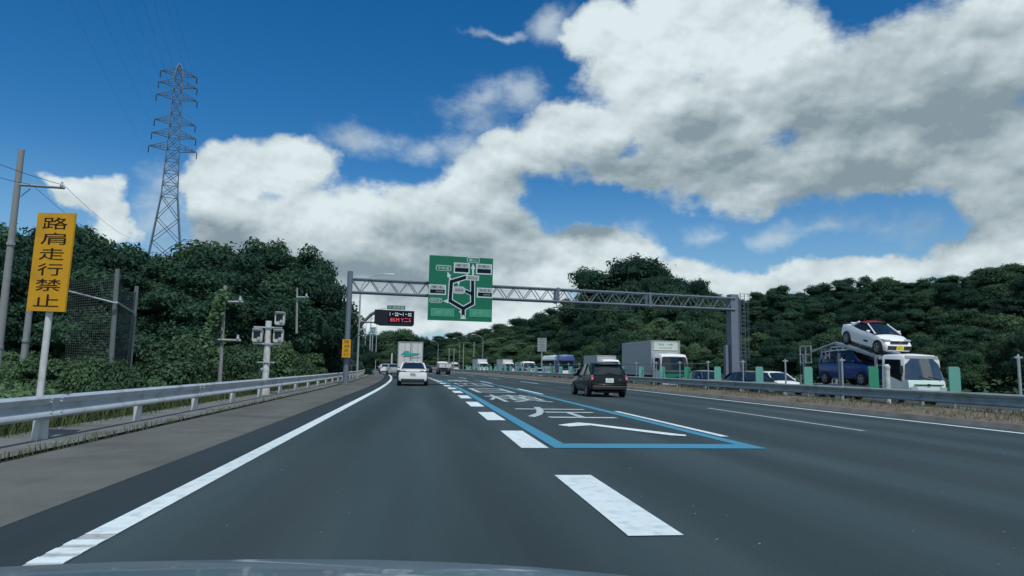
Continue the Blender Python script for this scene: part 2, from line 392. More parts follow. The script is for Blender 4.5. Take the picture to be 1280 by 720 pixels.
struct(ribbon(-2.95, -2.27, .004), 'road_shoulder', asphalt_dark)
struct(ribbon(-4.72, -2.95, .03, .006), 'gutter', concrete)
mb = ribbon(-4.74, -4.70, .034); struct(mb, 'gutter_joint', chassis_m)
struct(ribbon(-6.2, -4.74, .05, .065, n=3), 'verge_strip', concrete_l)
struct(ribbon(13.4, 13.52, -.02, .12), 'median_kerb', concrete_l)
def medz(o): return .12+.16*max(0, min(1, (o-13.52)/.9)) - .14*max(0, min(1, (o-15.2)/.7))
mb = MB(); rows = []; y = -14.
while y < 400:
    rows.append([road(y, o, medz(o)+(.035*sin(y*1.3+o*2)*sin(y*.37+o) if 13.6 < o < 15.8 else 0)) for o in (13.52, 13.8, 14.1, 14.42, 14.8, 15.2, 15.6, 15.9)]); y += 1. if y < 70 else 4.
struct(mb.sheet(rows), 'median_strip', dirt_m, 60)
struct(ribbon(15.9, 16.0, .14, OZ), 'median_edge', concrete_l)
struct(ribbon(16.0, 28.6, OZ), 'opposite_road', asphalt_old)
struct(ribbon(28.6, 29.5, OZ+.05), 'opposite_verge', concrete_l)
# painted lines
def line(o, wd, y0, y1, m, name, z=.008, step=2.):
    mb = MB(); rows = []; n = max(1, int((y1-y0)/step)); 
    for i in range(n+1):
        y = y0+(y1-y0)*i/n; rows.append([road(y, o-wd/2, z), road(y, o+wd/2, z)])
    return struct(mb.sheet(rows), name, m)
line(-2.17, .21, 5.2, 400, white_paint, 'edge_line')
mb = MB()                                                          # rumble ridges at the near end of the edge line
for i in range(9):
    y = 3.3+i*.21; mb.box((-2.17, y, .0085), (.21, .125, .005))
mb.sheet([[(-2.275, 3.0, .006), (-2.065, 3.0, .006)], [(-2.275, 5.2, .006), (-2.065, 5.2, .006)]], 1)
mb.build('rumble_line', [white_paint, worn_paint], None, 0, kind='structure')
y = 4.95; k = 0
while y < 200:                                                     # thick lane dashes
    line(1.73 if y < 60 else 1.73, .42, y, y+2.8, white_paint, 'lane_dash', step=1.)
    y += 5.4; k += 1
line(12.78, .17, -10, 400, white_paint, 'edge_line')
for y in [-6, 13.6, 33, 53, 73, 93, 113, 133, 153]: line(9.35, .13, y, y+8, worn_paint if y < 40 else white_paint, 'lane_dash')
for y in [3, 30, 50.5, 70, 90, 110, 130, 150]: pass
for o in (19.9, 23.7): 
    for y in range(0, 300, 20): line(o, .13, y, y+8, white_paint, 'lane_dash', z=OZ+.006)
line(16.5, .15, -10, 400, white_paint, 'edge_line', z=OZ+.006); line(28.1, .15, -10, 400, white_paint, 'edge_line', z=OZ+.006)
# blue box round the second lane
B0, BX0, BX1, BW = 10.35, 2.03, 5.45, .26
struct(MB().sheet([[road(B0, BX0, .008), road(B0, BX1, .008)], [road(B0+.62, BX0, .008), road(B0+.62, BX1, .008)]]), 'blue_lane_line', blue_paint)
line(BX0+BW/2, BW, B0+.62, 62, blue_paint, 'blue_lane_line'); line(BX1-BW/2, BW, B0+.62, 62, blue_paint, 'blue_lane_line')
for y in [12.2, 31.5, 52, 72, 92, 112]: line(5.60, .16, y, y+ (8.0 if y > 20 else 7.2), white_paint, 'lane_dash', z=.012)
# arrow and characters painted in the lane
mb = MB(); z = .012
mb.add([(3.62, 11.6, z), (3.80, 11.6, z), (3.80, 14.6, z), (3.62, 14.6, z)], [(0, 1, 2, 3)])
mb.add([(3.36, 14.0, z), (3.71, 16.4, z), (4.02, 14.0, z), (3.80, 14.6, z), (3.62, 14.6, z)], [(0, 4, 1), (4, 3, 1), (3, 2, 1)])
mb.v = []; mb.f = []; mb.m = []
def gq(*pxs): 
    mb.add([gp(a, b, .012) for a, b in pxs], [tuple(range(len(pxs)))])
gq((697, 531), (722, 528), (736, 529), (857, 543.5), (858, 545), (838, 544), (738, 531.5), (712, 533))
struct(mb, 'lane_arrow', white_paint)
for ch, y, o, fw, fl in (('左', 18.9, 3.75, 2.2, 4.6), ('横', 27.2, 3.65, 2.2, 6.0), ('日', 36., 3.6, 1.9, 6.5), ('四', 47., 3.6, 2.2, 7.5), ('東', 60., 3.6, 2.2, 8.)):
    o_ = link('lane_lettering', text_mesh(ch, 1., text_paint, 0, (fw, fl)), None, kind='structure')
    o_.location = road(y, o, .012); o_.rotation_euler = (0, 0, heading(y))

# ------------------------------------------------------------------ left guard rail
def rail(name, label, off, side, y0, y1, zt, rm, pm, step, group=None, seg=None, post_r=.075, ystart=0.):
    t = thing(name, label, 'guard rail', road(y0, off), 0, group); base = V(road(y0, off))
    # W profile: (out, z)
    pr = [(0, zt), (.05, zt-.008), (.085, zt-.04), (.08, zt-.09), (.01, zt-.14), (.01, zt-.195), (.08, zt-.245), (.085, zt-.295), (.05, zt-.328), (0, zt-.335)]
    pr = pr + [(a-.006, z) for a, z in reversed(pr)]
    seg = seg or step; y = y0
    while y < y1-.1:
        m = MB(); ye = min(y+seg, y1); n = 2 if ye < 30 else 3
        m.loft([[road(y+(ye-y)*i/(n-1), off+side*(a+.075), z)-base for a, z in pr] for i in range(n)]); o = m.build('rail_beam', rm, t, 50)
        b = MB(); b.box(road(y, off+side*.105, zt-.17)-base, (.04, .09, .20)); b.build('splice_plate', rm, o)
        if y < 30:
            b = MB()
            for yy in (-.14, .14):
                for zz in (.06, .10, .25, .29): b.lathe(road(y+yy, off+side*.158, zt-zz)-base, (side, 0, 0), [(-.01, .016), (.014, .014)], 6)
            q_ = b.build('bolt_row', galv, o); q_['kind'] = 'stuff'
        y = ye
    pmesh = None; y = y0+ystart
    while y < y1:
        if pmesh is None:
            m = MB(); m.lathe((0, 0, 0), (0, 0, 1), [(0, post_r), (zt-.06, post_r), (zt-.02, post_r*.7)], 12); m.lathe((0, 0, 0), (0, 0, 1), [(0, post_r*1.5), (.03, post_r*1.5), (.035, post_r)], 12)
            m.box((side*.085, 0, zt-.17), (.06, .10, .26)); pmesh = m.mesh('rail_post', pm)
        o = link('rail_post', pmesh, t); o.location = road(y, off)-base; o.rotation_euler = (0, 0, heading(y)); y += step
    return t
rail('guard_rail', 'silver corrugated guard rail along the left concrete verge', -5.42, 1, 4.15, 104, .69, rail_paint, post_white, 3.33, seg=3.33*2, ystart=0.)
rail('guard_rail', 'greenish grey corrugated guard rail along the dry median strip', 14.75, -1, 7., 230, .77, rail_green, rail_green, 3.9, seg=7.8, post_r=.06)

# ------------------------------------------------------------------ median boards and slim poles
bm_ = MB()
def board_mesh(m):
    b = MB(); wd, h0, h1 = .35, .74, 1.46
    pts = [(-wd/2, h0), (wd/2, h0), (wd/2, h1-.05), (wd/2-.05, h1), (-wd/2+.05, h1), (-wd/2, h1-.05)]
    b.prism(pts, (0, -.02, 0), (1, 0, 0), (0, 0, 1), (0, .04, 0)); return b.mesh('board', m, 0)
bmm, bmg = board_mesh(mint_m), board_mesh(dgreen_m)
sb = MB(); sb.lathe((0, .05, 0), (0, 0, 1), [(0, .03), (1.4, .03)], 8); sbm = sb.mesh('stem', galv)
BY = [17.6, 21.1, 25.0, 28.9, 33.2] + [37.1+3.9*i for i in range(26)]
for i, y in enumerate(BY):
    green = (i == 1 or i in (5, 11, 14))
    nm = ['in front of the carrier cab', 'dark green before the blue van', 'before the carrier tail', 'before the dark jammed sedan', 'before the rear jammed sedan', 'before the box truck cab'][i] if i < 6 else 'along the distant jam'
    lab = f'pale mint anti-glare board on median rail {nm}' if not green else f'dark green anti-glare board on median rail {nm.replace("dark green ", "")}'
    t = thing('glare_board', lab, 'board', road(y, 14.92, .0), heading(y), 'green boards along the median rail')
    link('board', bmg if green else bmm, t); link('stem', sbm, t)
pm = MB(); pm.lathe((0, 0, 0), (0, 0, 1), [(0, .034), (1.66, .03)], 8); pm.box((0, 0, 1.70), (.20, .04, .05)); pm.lathe((0, 0, 1.66), (0, 0, 1), [(0, .045), (.1, .045)], 8)
ppm = MB(); ppm.lathe((0, 0, 0), (0, 0, 1), [(0, .034), (1.68, .034)], 8); pole_me = ppm.mesh('pole', galv)
pcm = MB(); pcm.box((0, 0, 1.70), (.22, .05, .05)); pcm.lathe((0, 0, 1.72), (0, 0, 1), [(0, .03), (.06, .02)], 8); cap_me = pcm.mesh('cap', galv)
for i, y in enumerate([15.6, 19.3, 23.0, 26.9, 30.7, 34.6] + [38.5+3.9*k for k in range(20)]):
    if i == 1: continue
    nm = ['standing alone right of the carrier', '', 'in front of the blue van', 'beside the white jammed car', 'before the dark sedan', 'right of the box truck cab'][i] if i < 6 else 'among the distant mint boards'
    t = thing('median_pole', f'slim grey pole on the median rail {nm}', 'pole', road(y, 15.05), heading(y), 'slim poles along the median')
    link('pole', pole_me, t); link('cap', cap_me, t)
t = thing('median_post', 'thick pale steel post on the median beside the carrier cab', 'post', road(20.6, 15.05))
m = MB(); m.lathe((0, 0, 0), (0, 0, 1), [(0, .085), (1.40, .085)], 14); m.build('post', post_white, t)
m = MB(); m.lathe((0, 0, 1.40), (0, 0, 1), [(0, .10), (.08, .10), (.14, .05)], 14); m.build('cap', post_white, t)
t = thing('cable_fence', 'thin dark cable railing behind the black hatchback on the median', 'fence', road(38.5, 15.05))
b0 = V(road(38.5, 15.05))
for z in (1.62, 1.2):
    m = MB(); m.tube([road(y, 15.05, z)-b0 for y in np.arange(34.6, 112, 3.9)], .022, 6); m.build('cable', gantry_d, t)

# ------------------------------------------------------------------ yellow sign
gpt = gp(42.5, 556)
sp = V((gpt.x, gpt.y, .05))
t = thing('shoulder_sign', 'tall yellow sign reading no driving on the shoulder on pale pole', 'sign', sp, R(-9)); 
m = MB(); m.lathe((0, 0, 0), (0, 0, 1), [(0, .045), (3.0, .045)], 12); m.build('pole', post_white, t)
t_panel = MB(); t_panel.prism([(-.30, -.72), (.30, -.72), (.30, .72), (-.30, .72)], (.0, -.05, 2.56), (1, 0, 0), (0, 0, 1), (0, -.03, 0)); pn = t_panel.build('sign_panel', yellow_m, t, 0)
for zz in (2.2, 3.0):
    m = MB(); m.box((0, -.03, zz), (.5, .05, .05)); m.build('bracket', galv, t)
for i, ch in enumerate('路肩走行禁止'):
    lettering(ch, black_m, pn, (0, -.0835, 2.56+.565-.226*i), (.40, .175))
t.rotation_euler = (0, R(1.2), R(-14))

# ------------------------------------------------------------------ gantry with direction sign
gl = gp(431.5, 481); gl.z = .05
gr = dp(921, 483, 49.); gr.z = -.1
ax = V((gr.x-gl.x, gr.y-gl.y, 0)); span = ax.length; ax.normalize(); gang = atan2(ax.y, ax.x); back = V((-ax.y, ax.x, 0))
t = thing('sign_gantry', 'grey steel lattice gantry spanning the whole carriageway', 'gantry', gl, gang)
def beamz(px0, py, d): return dp(px0, py, d).z-.05
ZB, ZT = 5.68, 6.50
m = MB(); m.lathe((0, 0, 0), (0, 0, 1), [(0, .17), (6.95, .165), (6.97, .1)], 16); m.build('left_column', gantry_m, t)
m = MB(); m.lathe((0, .55, 0), (0, 0, 1), [(0, .12), (6.4, .12)], 12); m.build('rear_column', gantry_m, t)
m = MB(); m.box((0, .27, .02), (.7, 1.0, .05)); m.build('base_plate', gantry_m, t)
m = MB(); m.box((span, .3, 3.35), (.62, .55, 6.9)); m.box((span-.33, .3, 3.3), (.05, .62, 6.7)); m.box((span+.33, .3, 3.3), (.05, .62, 6.7)); m.build('right_column', gantry_d, t)
m = MB(); m.box((span-.55, .45, 2.0), (.22, .3, 2.2)); m.build('cable_box', gantry_d, t)
lad = MB()
for xx in (.44, .80):
    lad.bar((span+xx, -.02, 0), (span+xx, -.02, 6.9), .025)
for k in range(23): lad.bar((span+.44, -.02, .3+k*.29), (span+.80, -.02, .3+k*.29), .014)
lo_ = lad.build('ladder', gantry_m, t)
cg = MB()
for k in range(8):
    zc_ = 2.2+k*.66; cg.tube([V((span+.62+.36*cos(a), -.02-.38*abs(sin(a))*1.4, zc_)) for a in np.linspace(0, pi, 8)], .010)
for a in np.linspace(.2, pi-.2, 5): cg.bar((span+.62+.36*cos(a), -.02-.53*sin(a), 2.2), (span+.62+.36*cos(a), -.02-.53*sin(a), 6.85), .008)
cg.build('ladder_cage', gantry_m, lo_)
for yy in (0., .62):
    for zz in (ZB, ZT):
        m = MB(); m.bar((.1, yy, zz), (span, yy, zz), .072, 8); m.build('chord', gantry_m, t)
nb = 46; bay = (span-.2)/nb
d1 = MB().bar((0, 0, ZB), (bay, 0, ZT), .030, 5).mesh('brace', gantry_m); d2 = MB().bar((0, 0, ZT), (bay, 0, ZB), .030, 5).mesh('brace', gantry_m)
for k in range(nb):
    o = link('brace', d1 if k % 2 else d2, t); o.location = (.1+k*bay, 0, 0)
lt = MB()
for k in range(nb):
    x = .1+k*bay
    a, b = (ZB, ZT) if k % 2 else (ZT, ZB)
    lt.bar((x, .62, a), (x+bay, .62, b), .028, 5)
    for zz in (ZB, ZT):
        lt.bar((x, 0, zz), (x+bay, .62, zz) if k % 2 else (x+bay, 0, zz), .022, 4) if k % 2 else lt.bar((x, .62, zz), (x+bay, 0, zz), .022, 4)
        lt.bar((x, 0, zz), (x, .62, zz), .022, 4)
lt.build('rear_lattice', gantry_m, t)
for k in (.26, .5, .75):
    m = MB(); m.box((span*k, 0, (ZB+ZT)/2), (.16, .15, ZT-ZB+.22)); m.build('splice_plate', gantry_m, t); m = MB(); m.box((span*k, .62, (ZB+ZT)/2), (.16, .15, ZT-ZB+.22)); m.build('splice_plate', gantry_m, t)
for k in (.50, .54, .58, .62, .66, .70):
    m = MB(); m.bar((span*k, .3, ZB), (span*k, .3, ZB-.42), .025); m.build('hanger', gantry_m, t)
m = MB(); m.box((span*.6, .3, ZB-.40), (span*.22, .12, .05)); m.build('cable_tray', gantry_m, t)

# sign on the gantry
sc = dp(576, 361, 43.4); loc = V((sc.x, sc.y, sc.z))
t = thing('direction_sign', 'large green road network sign hung on the gantry', 'sign', loc, gang-R(2))
SW, SH = 4.12, 4.12
m = MB(); m.box((0, 0, 0), (SW, .07, SH)); pan = m.build('sign_panel', sign_green, t)
def sx(px, py): # photo zoom coordinates of the sign (792x720 crop) -> panel metres
    u = (px - (122+(95-122)*((py-70)/590.)))/578. ; v = (py - (72+(px-122)*.05))/590.
    return (u-.5)*SW, (.5-v)*SH
def strip(pts, wd, m, y, name, parent):
    b = MB()
    for i in range(len(pts)-1):
        (x0, z0), (x1, z1) = pts[i], pts[i+1]; d = V((x1-x0, z1-z0)); l = d.length; d /= l; nn = V((-d.y, d.x))*wd/2; e = d*wd*.32
        p = [(x0-e.x+nn.x, z0-e.y+nn.y), (x0-e.x-nn.x, z0-e.y-nn.y), (x1+e.x-nn.x, z1+e.y-nn.y), (x1+e.x+nn.x, z1+e.y+nn.y)]
        b.prism(p, (0, y-.0005*i, 0), (1, 0, 0), (0, 0, 1), (0, .003, 0))
    return b.build(name, m, parent, 0)
left_r = [sx(455, 272), sx(312, 315), sx(298, 490), sx(415, 562)]; right_r = [sx(505, 300), sx(500, 515), sx(415, 562)]; stub = [sx(415, 562), sx(412, 622)]; link_r = [sx(430, 398), sx(492, 428)]
for pts in (left_r, right_r, stub, link_r):
    strip(pts, .33 if pts is not link_r else .26, sign_white, -.040, 'route_border', pan)
    strip(pts, .21 if pts is not link_r else .17, navy_m, -.046, 'route_line', pan)
def rect(x0, y0, x1, y1, m, y, name, parent, inset=0., r=0.):
    ax_, az_ = sx((x0+x1)/2, (y0+y1)/2); wd = (x1-x0)/578*SW-inset*2; hg = (y1-y0)/590*SH-inset*2
    if r:
        pts = []
        for cx_, cz_, a0 in ((wd/2-r, hg/2-r, 0), (-wd/2+r, hg/2-r, 90), (-wd/2+r, -hg/2+r, 180), (wd/2-r, -hg/2+r, 270)):
            pts += [(cx_+r*cos(R(a0+k*30)), cz_+r*sin(R(a0+k*30))) for k in range(4)]
    else: pts = [(-wd/2, -hg/2), (wd/2, -hg/2), (wd/2, hg/2), (-wd/2, hg/2)]
    b = MB(); b.prism(pts, (ax_, y, az_), (1, 0, 0), (0, 0, 1), (0, .003, 0)); o = b.build(name, m, parent, 0); return ax_, az_, wd, hg
def outlined(x0, y0, x1, y1, txt, edge, fill, ink, r=0.):
    rect(x0, y0, x1, y1, edge, -.050, 'name_border', pan, 0, r)
    x, z, wd, hg = rect(x0, y0, x1, y1, fill, -.055, 'name_plate', pan, .035, max(0, r-.03))
    lettering(txt, ink, pan, (x, -.0565, z), (wd*.80, hg*.72))
def ledpanel(x0, y0, x1, y1, txt, led):
    rect(x0, y0, x1, y1, sign_white, -.050, 'panel_border', pan)
    ym = y0+(y1-y0)*.46
    x, z, wd, hg = rect(x0+8, y0+6, x1-8, ym-2, sign_grey, -.054, 'name_plate', pan); lettering(txt, black_m, pan, (x, -.0555, z), (wd*.8, hg*.75))
    x, z, wd, hg = rect(x0+10, ym+2, x1-10, y1-12, navy_m, -.054, 'led_panel', pan)
    if led: lettering(led, sign_grey, pan, (x+wd*.15, -.0555, z), (wd*.5, hg*.5))
outlined(458, 92, 572, 142, '都心', sign_white, sign_green, sign_white, .10)
outlined(176, 165, 312, 216, '中央道', sign_white, sign_green, sign_white, .10)
outlined(112, 464, 228, 508, '圏央道', sign_white, sign_green, sign_white, .14)
outlined(126, 560, 330, 630, '東名', sign_lgreen, mat('sign_mid_green', (.03, .24, .15), .5), sign_lgreen)
outlined(470, 572, 668, 642, '新東名', sign_lgreen, MATS['sign_mid_green'], sign_lgreen)
ledpanel(336, 142, 480, 240, '東京', None); ledpanel(538, 152, 684, 250, '新横浜', None)
ledpanel(110, 342, 262, 434, '厚木', '50分'); ledpanel(540, 374, 688, 466, '海老名', '60分')
outlined(446, 258, 564, 306, '横浜町田', sign_white, sign_grey, black_m)
rect(322, 360, 436, 428, sign_white, -.050, 'junction_border', pan, 0, .2); x, z, wd, hg = rect(322, 360, 436, 428, sign_grey, -.055, 'junction_plate', pan, .03, .18); lettering('御殿場', black_m, pan, (x, -.0565, z), (wd*.7, hg*.5))
def arrow(tip, tail, wd, name='arrow'):
    a = V(sx(*tip)); b = V(sx(*tail)); d = (b-a).normalized(); nn = V((-d.y, d.x)); h = a+d*.34
    mb = MB(); mb.prism([tuple(a), tuple(h+nn*wd*1.5), tuple(h+nn*wd*.6), tuple(b+nn*wd*.6), tuple(b-nn*wd*.6), tuple(h-nn*wd*.6), tuple(h-nn*wd*1.5)], (0, -.048, 0), (1, 0, 0), (0, 0, 1), (0, .003, 0)); mb.build(name, sign_white, pan, 0)
arrow((278, 222), (304, 300), .09); arrow((232, 492), (276, 494), .09); arrow((512, 150), (510, 256), .10); arrow((376, 362), (376, 318), .06)
mb = MB(); x, z = sx(412, 640); mb.prism([(x-.2, z-.12), (x+.2, z-.12), (x, z+.16)], (0, -.05, 0), (1, 0, 0), (0, 0, 1), (0, .003, 0)); mb.build('arrow', sign_white, pan, 0)
x, z = sx(386, 592); mb = MB(); mb.prism([(x-.1, z), (x+.07, z+.12), (x+.07, z-.12)], (0, -.05, 0), (1, 0, 0), (0, 0, 1), (0, .003, 0)); mb.build('arrow', sign_white, pan, 0)
for x in (-SW/6, SW/6):
    m = MB(); m.box((x, -.0355, 0), (.012, .003, SH)); m.build('panel_seam', mat('seam_green', (.002, .07, .04), .7), pan)
for x in (-1.3, 0, 1.3):
    m = MB(); m.box((x, .10, 0), (.1, .12, SH*.92)); m.build('stiffener', gantry_m, t)

# small yellow sign strapped to the gantry column
sp = dp(433, 435.5, 41.4)
t = thing('column_sign', 'small yellow sign with black characters strapped to the gantry column', 'sign', sp, R(5))
m = MB(); m.box((0, 0, 0), (.50, .03, 1.10)); pn = m.build('sign_panel', yellow_m, t)
for i, ch in enumerate('路肩走行'): lettering(ch, black_m, pn, (0, -.0165, .40-.265*i), (.32, .2))
for z in (.35, -.35):
    m = MB(); m.box((0, .08, z), (.4, .12, .04)); m.build('bracket', galv, t)

# ------------------------------------------------------------------ variable message sign further on
vd = 62.
c = dp(493, 397.5, vd); pb = gp(438, 474.5); pbz = .05
t = thing('message_sign', 'dark electronic message sign with white and red lettering on bent arm', 'electronic sign', (c.x, c.y, c.z), R(3))
m = MB(); hw, hh = 1.78, .72
m.prism([(-hw, -hh*.75), (-hw+.5, -hh), (hw-.15, -hh), (hw, -hh+.15), (hw, hh-.05), (-hw+.0, hh)], (0, -.2, 0), (1, 0, 0), (0, 0, 1), (0, .45, 0)); cs = m.build('case', vms_m, t, 0)
m = MB(); m.box((.55, -.205, .05), (2.2, .012, 1.05)); m.build('display', navy_m, cs)
lettering('1・22～1・02', led_w, t, (.55, -.217, .33), (1.95, .30)); lettering('8KM Y二5', led_r, t, (.55, -.217, -.18), (1.85, .34))
m = MB(); m.box((.12, 0, hh+.24), (1.62, .08, .36)); tp = m.build('name_panel', mat('vms_green', (.02, .09, .09), .5), t)
lettering('交通情報', sign_white, tp, (.12, -.045, hh+.24), (1.45, .26))
po = V((pb.x-c.x, pb.y-c.y, -c.z)); po = Matrix.Rotation(-R(3), 3, 'Z') @ po
m = MB(); pts = [V((po.x, po.y, 0)) + V((0, 0, -c.z+.0))*0 + V((0, 0, po.z))]
RZ3 = Matrix.Rotation(-R(3), 3, 'Z')
apts = [RZ3 @ (dp(a_, b_, vd)-c) + V((0, .1, 0)) for a_, b_ in ((437.5, 472.5), (438.5, 440), (440.5, 424), (446, 412), (456, 401), (464, 393), (474, 388))]
m.v = []; m.f = []; m.m = []
m.tube(apts[:4], .17, 10); m.tube(apts[3:], .15, 10); m.build('bent_arm', gantry_m, t)
m = MB(); m.bar((-hw-.95, .1, -.45), (-hw+.2, .1, -.45), .08, 8); m.build('lower_arm', gantry_m, t)

# ------------------------------------------------------------------ street lamps
def lamp_parts(t, h, reach, hd, m_=galv, r=.09):
    m = MB(); m.lathe((0, 0, 0), (0, 0, 1), [(0, r*1.2), (h*.82, r*.75)], 10); m.build('pole', m_, t)
    pts = [V((0, 0, h*.82))] + [V((reach*hd*(1-cos(a)), 0, h*.82+h*.18*sin(a))) for a in np.linspace(.15, pi/2, 8)]
    m = MB(); m.tube(pts, r*.55, 8); m.build('arm', m_, t)
    m = MB(); e = pts[-1]; m.loft([[V((e.x+hd*x, y, e.z+z)) for y, z in ((-w_, -.04), (w_, -.04), (w_*.7, .09), (-w_*.7, .09))] for x, w_ in ((-.05, .08), (.35, .17), (.8, .12))]); m.build('lamp_head', sign_grey, t)
def lamp(px, base_py, top_py, head_px, d, label):
    b = dp(px, base_py, d); top = dp(head_px, top_py, d); z0 = min(b.z, 0) if d < 120 else -.2
    t = thing('street_lamp', label, 'street lamp', (b.x, b.y, z0), R(5), 'street lamps along the expressway')
    lamp_parts(t, top.z-z0, max(.8, abs(top.x-b.x)-.4), 1 if head_px > px else -1); return t
lamp(446, 470, 340, 486, 58, 'tall curved street lamp rising just behind the left gantry column')
lamp(461, 466, 384, 490, 92, 'curved street lamp behind the electronic message sign')
lamp(455, 466, 396, 474, 118, 'distant street lamp beyond the message sign arm')
lamp(469, 463, 398, 461, 140, 'distant street lamp beside the small square sign')
lamp(603, 458, 418, 603-12, 175, 'street lamp before the pale green slope with white head')
lamp(574, 456, 423, 568, 215, 'far street lamp on right left of the slope')
lamp(547, 458, 426, 540, 215, 'far street lamp just right of the large white truck')
for i, (px, ty) in enumerate(((561, 435), (567, 436), (579, 429), (592, 427))):
    b = dp(px, 458, 200); tz = dp(px, ty, 200).z
    t = thing('far_pole', ['thin grey pole left of a pair by the far jam', 'thin grey pole right of a pair by the far jam', 'thin pole under the far street lamps', 'short pole on the far pale slope'][i], 'pole', (b.x, b.y, -.2))
    m = MB(); m.lathe((0, 0, 0), (0, 0, 1), [(0, .14), (tz, .10)], 8); m.build('pole', galv, t)
    m = MB(); m.box((0, 0, tz), (.5, .2, .12)); m.build('cap', galv, t)
# small square sign on a pole
b = dp(466, 413, 90)
t = thing('square_sign', 'small pale square sign on pole beyond the message sign', 'sign', (b.x, b.y, 0))
m = MB(); m.lathe((0, .08, 0), (0, 0, 1), [(0, .08), (b.z+.3, .07)], 8); m.build('pole', galv, t)
m = MB(); m.box((0, 0, b.z), (.82, .05, .92)); pn = m.build('sign_panel', mat('sign_slate', (.10, .20, .22), .5), t)
for x, z, w_, h_ in ((0, .40, .7, .07), (0, -.40, .7, .07), (-.33, 0, .07, .75), (.33, 0, .07, .75), (.03, .1, .32, .07), (-.10, -.02, .07, .28), (.14, -.08, .07, .3)):
    m = MB(); m.box((x, -.03, b.z+z), (w_, .01, h_)); m.build('mark', sign_white, pn)
# grid back of a sign on the other side
b = dp(677.5, 431, 130)
t = thing('lattice_sign', 'grey back of a lattice braced sign standing above the jam', 'sign', (b.x, b.y, OZ), R(-6))
m = MB(); m.box((0, 0, b.z+.2), (1.75, .06, 2.6)); pn = m.build('sign_panel', mat('sign_back_grey', (.22, .24, .24), .6), t)
for z in np.linspace(-1.2, 1.2, 6): m = MB(); m.box((0, -.06, b.z+.2+z), (1.75, .06, .09)); m.build('rib', galv, pn)
for x in (-.6, .6): m = MB(); m.box((x, -.05, b.z+.2), (.1, .05, 2.6)); m.build('rib', galv, pn)
m = MB(); m.bar((0, .1, 0), (0, .1, b.z), .12, 8); m.build('pole', galv, t)

# ------------------------------------------------------------------ floodlight / camera post behind the left rail
b = gp(333, 497); t = thing('camera_post', 'pale post with three boxed traffic cameras behind the left rail', 'camera post', (-5.8, 26.6, .05), R(8))
HZ = 2.75
m = MB(); m.lathe((0, 0, 0), (0, 0, 1), [(0, .19), (.30, .19), (.36, .125), (HZ, .115)], 14); m.build('pole', post_white, t)
for z in (HZ-.25, HZ-.86):
    m = MB(); m.box((0.0, -.13, z), (1.02, .05, .06)); m.build('crossbar', galv, t)
m = MB(); m.box((0, -.14, HZ-1.55), (.62, .04, .04)); m.build('crossbar', galv, t)
m = MB(); m.lathe((-.14, -.1, .95), (0, -1, 0), [(0, .05), (.06, .05)], 10); m.build('button_box', galv, t)
for (x, z) in ((-.36, HZ-.56), (.38, HZ-.56), (.40, HZ+.10)):
    m = MB(); w_, h_ = .38, .52
    rs = []
    for yy, k in ((.22, .8), (.20, .95), (-.12, 1.), (-.26, .93)):
        pts = []
        for cx_, cz_, a0 in ((1, 1, 0), (-1, 1, 90), (-1, -1, 180), (1, -1, 270)):
            pts += [V((x+cx_*(w_/2*k-.07)+.07*cos(R(a0+q*30)), yy, z+cz_*(h_/2*k-.07)+.07*sin(R(a0+q*30)))) for q in range(4)]
        rs.append(pts)
    m.loft(rs); hb = m.build('camera_box', mat('camera_shell', (.42, .45, .43), .5, var=.1, vscale=6), t)
    m = MB(); m.box((x-.01, -.262, z+.02), (.24, .012, .26)); m.build('window', vms_m, hb)
    m = MB(); m.lathe((x+.06, -.262, z-.12), (0, -1, 0), [(0, .07), (.05, .06), (.051, .0)], 12); m.build('lens', galv, hb)
    m = MB(); m.box((x, -.15, z+.225), (.36, .36, .03)); m.build('hood', sign_grey, hb)

# ------------------------------------------------------------------ utility poles on the left
def util_pole(px0, py0, px1, py1, d, rad, label, name='utility_pole', arms=(), mtl=concrete_pole, bands=(), z0=-.3):
    top = dp(px1, py1, d); bot = dp(px0, py0, d); k = (z0-top.z)/(bot.z-top.z); base = top+(bot-top)*k
    t = thing(name, label, 'pole', base); a = V((0, 0, 0)); e = top-base
    m = MB(); m.bar(a, e, rad, 12, rad*.72); m.build('pole', mtl, t)
    for f in bands:
        c_ = e*f; m = MB(); m.lathe(c_, e, [(-.05, rad*1.06), (.05, rad*1.06)], 12); m.build('band', galv, t)
    for (ax0, ay0, ax1, ay1) in arms:
        p = dp(ax0, ay0, d)-base; q = dp(ax1, ay1, d)-base; m = MB(); m.bar(p+V((0, -.12, 0)), q+V((0, -.12, 0)), .055, 4); ar = m.build('crossarm', galv, t)
        m = MB(); m.lathe(q+V((-.12, -.12, .03)), (0, 0, 1), [(0, .05), (.06, .07), (.12, .04), (.2, .05)], 8); m.build('insulator', sign_grey, ar)
    return t, base, e
up, ub, ue = util_pole(-3, 450, 27, 187, 27, .15, 'tall concrete utility pole at the left edge with one crossarm', arms=((27, 232, 83, 236),), bands=(.62, .2))
m = MB(); m.bar(dp(25, 246, 27)-ub, dp(38, 236, 27)-ub, .02, 5); m.build('brace', galv, up)
util_pole(28, 466, 40, 360, 30, .16, 'grey concrete pole behind the tall yellow sign', 'short_pole', bands=(.5,))
util_pole(275, 470, 281.5, 357, 27, .085, 'vine covered grey pole with two short arms', arms=((282, 378, 305, 378), (270, 425, 302, 426)))
util_pole(371, 395, 371.5, 360, 40, .07, 'slim pole poking out of the trees left of gantry', arms=((371, 372, 386, 372),), z0=3)
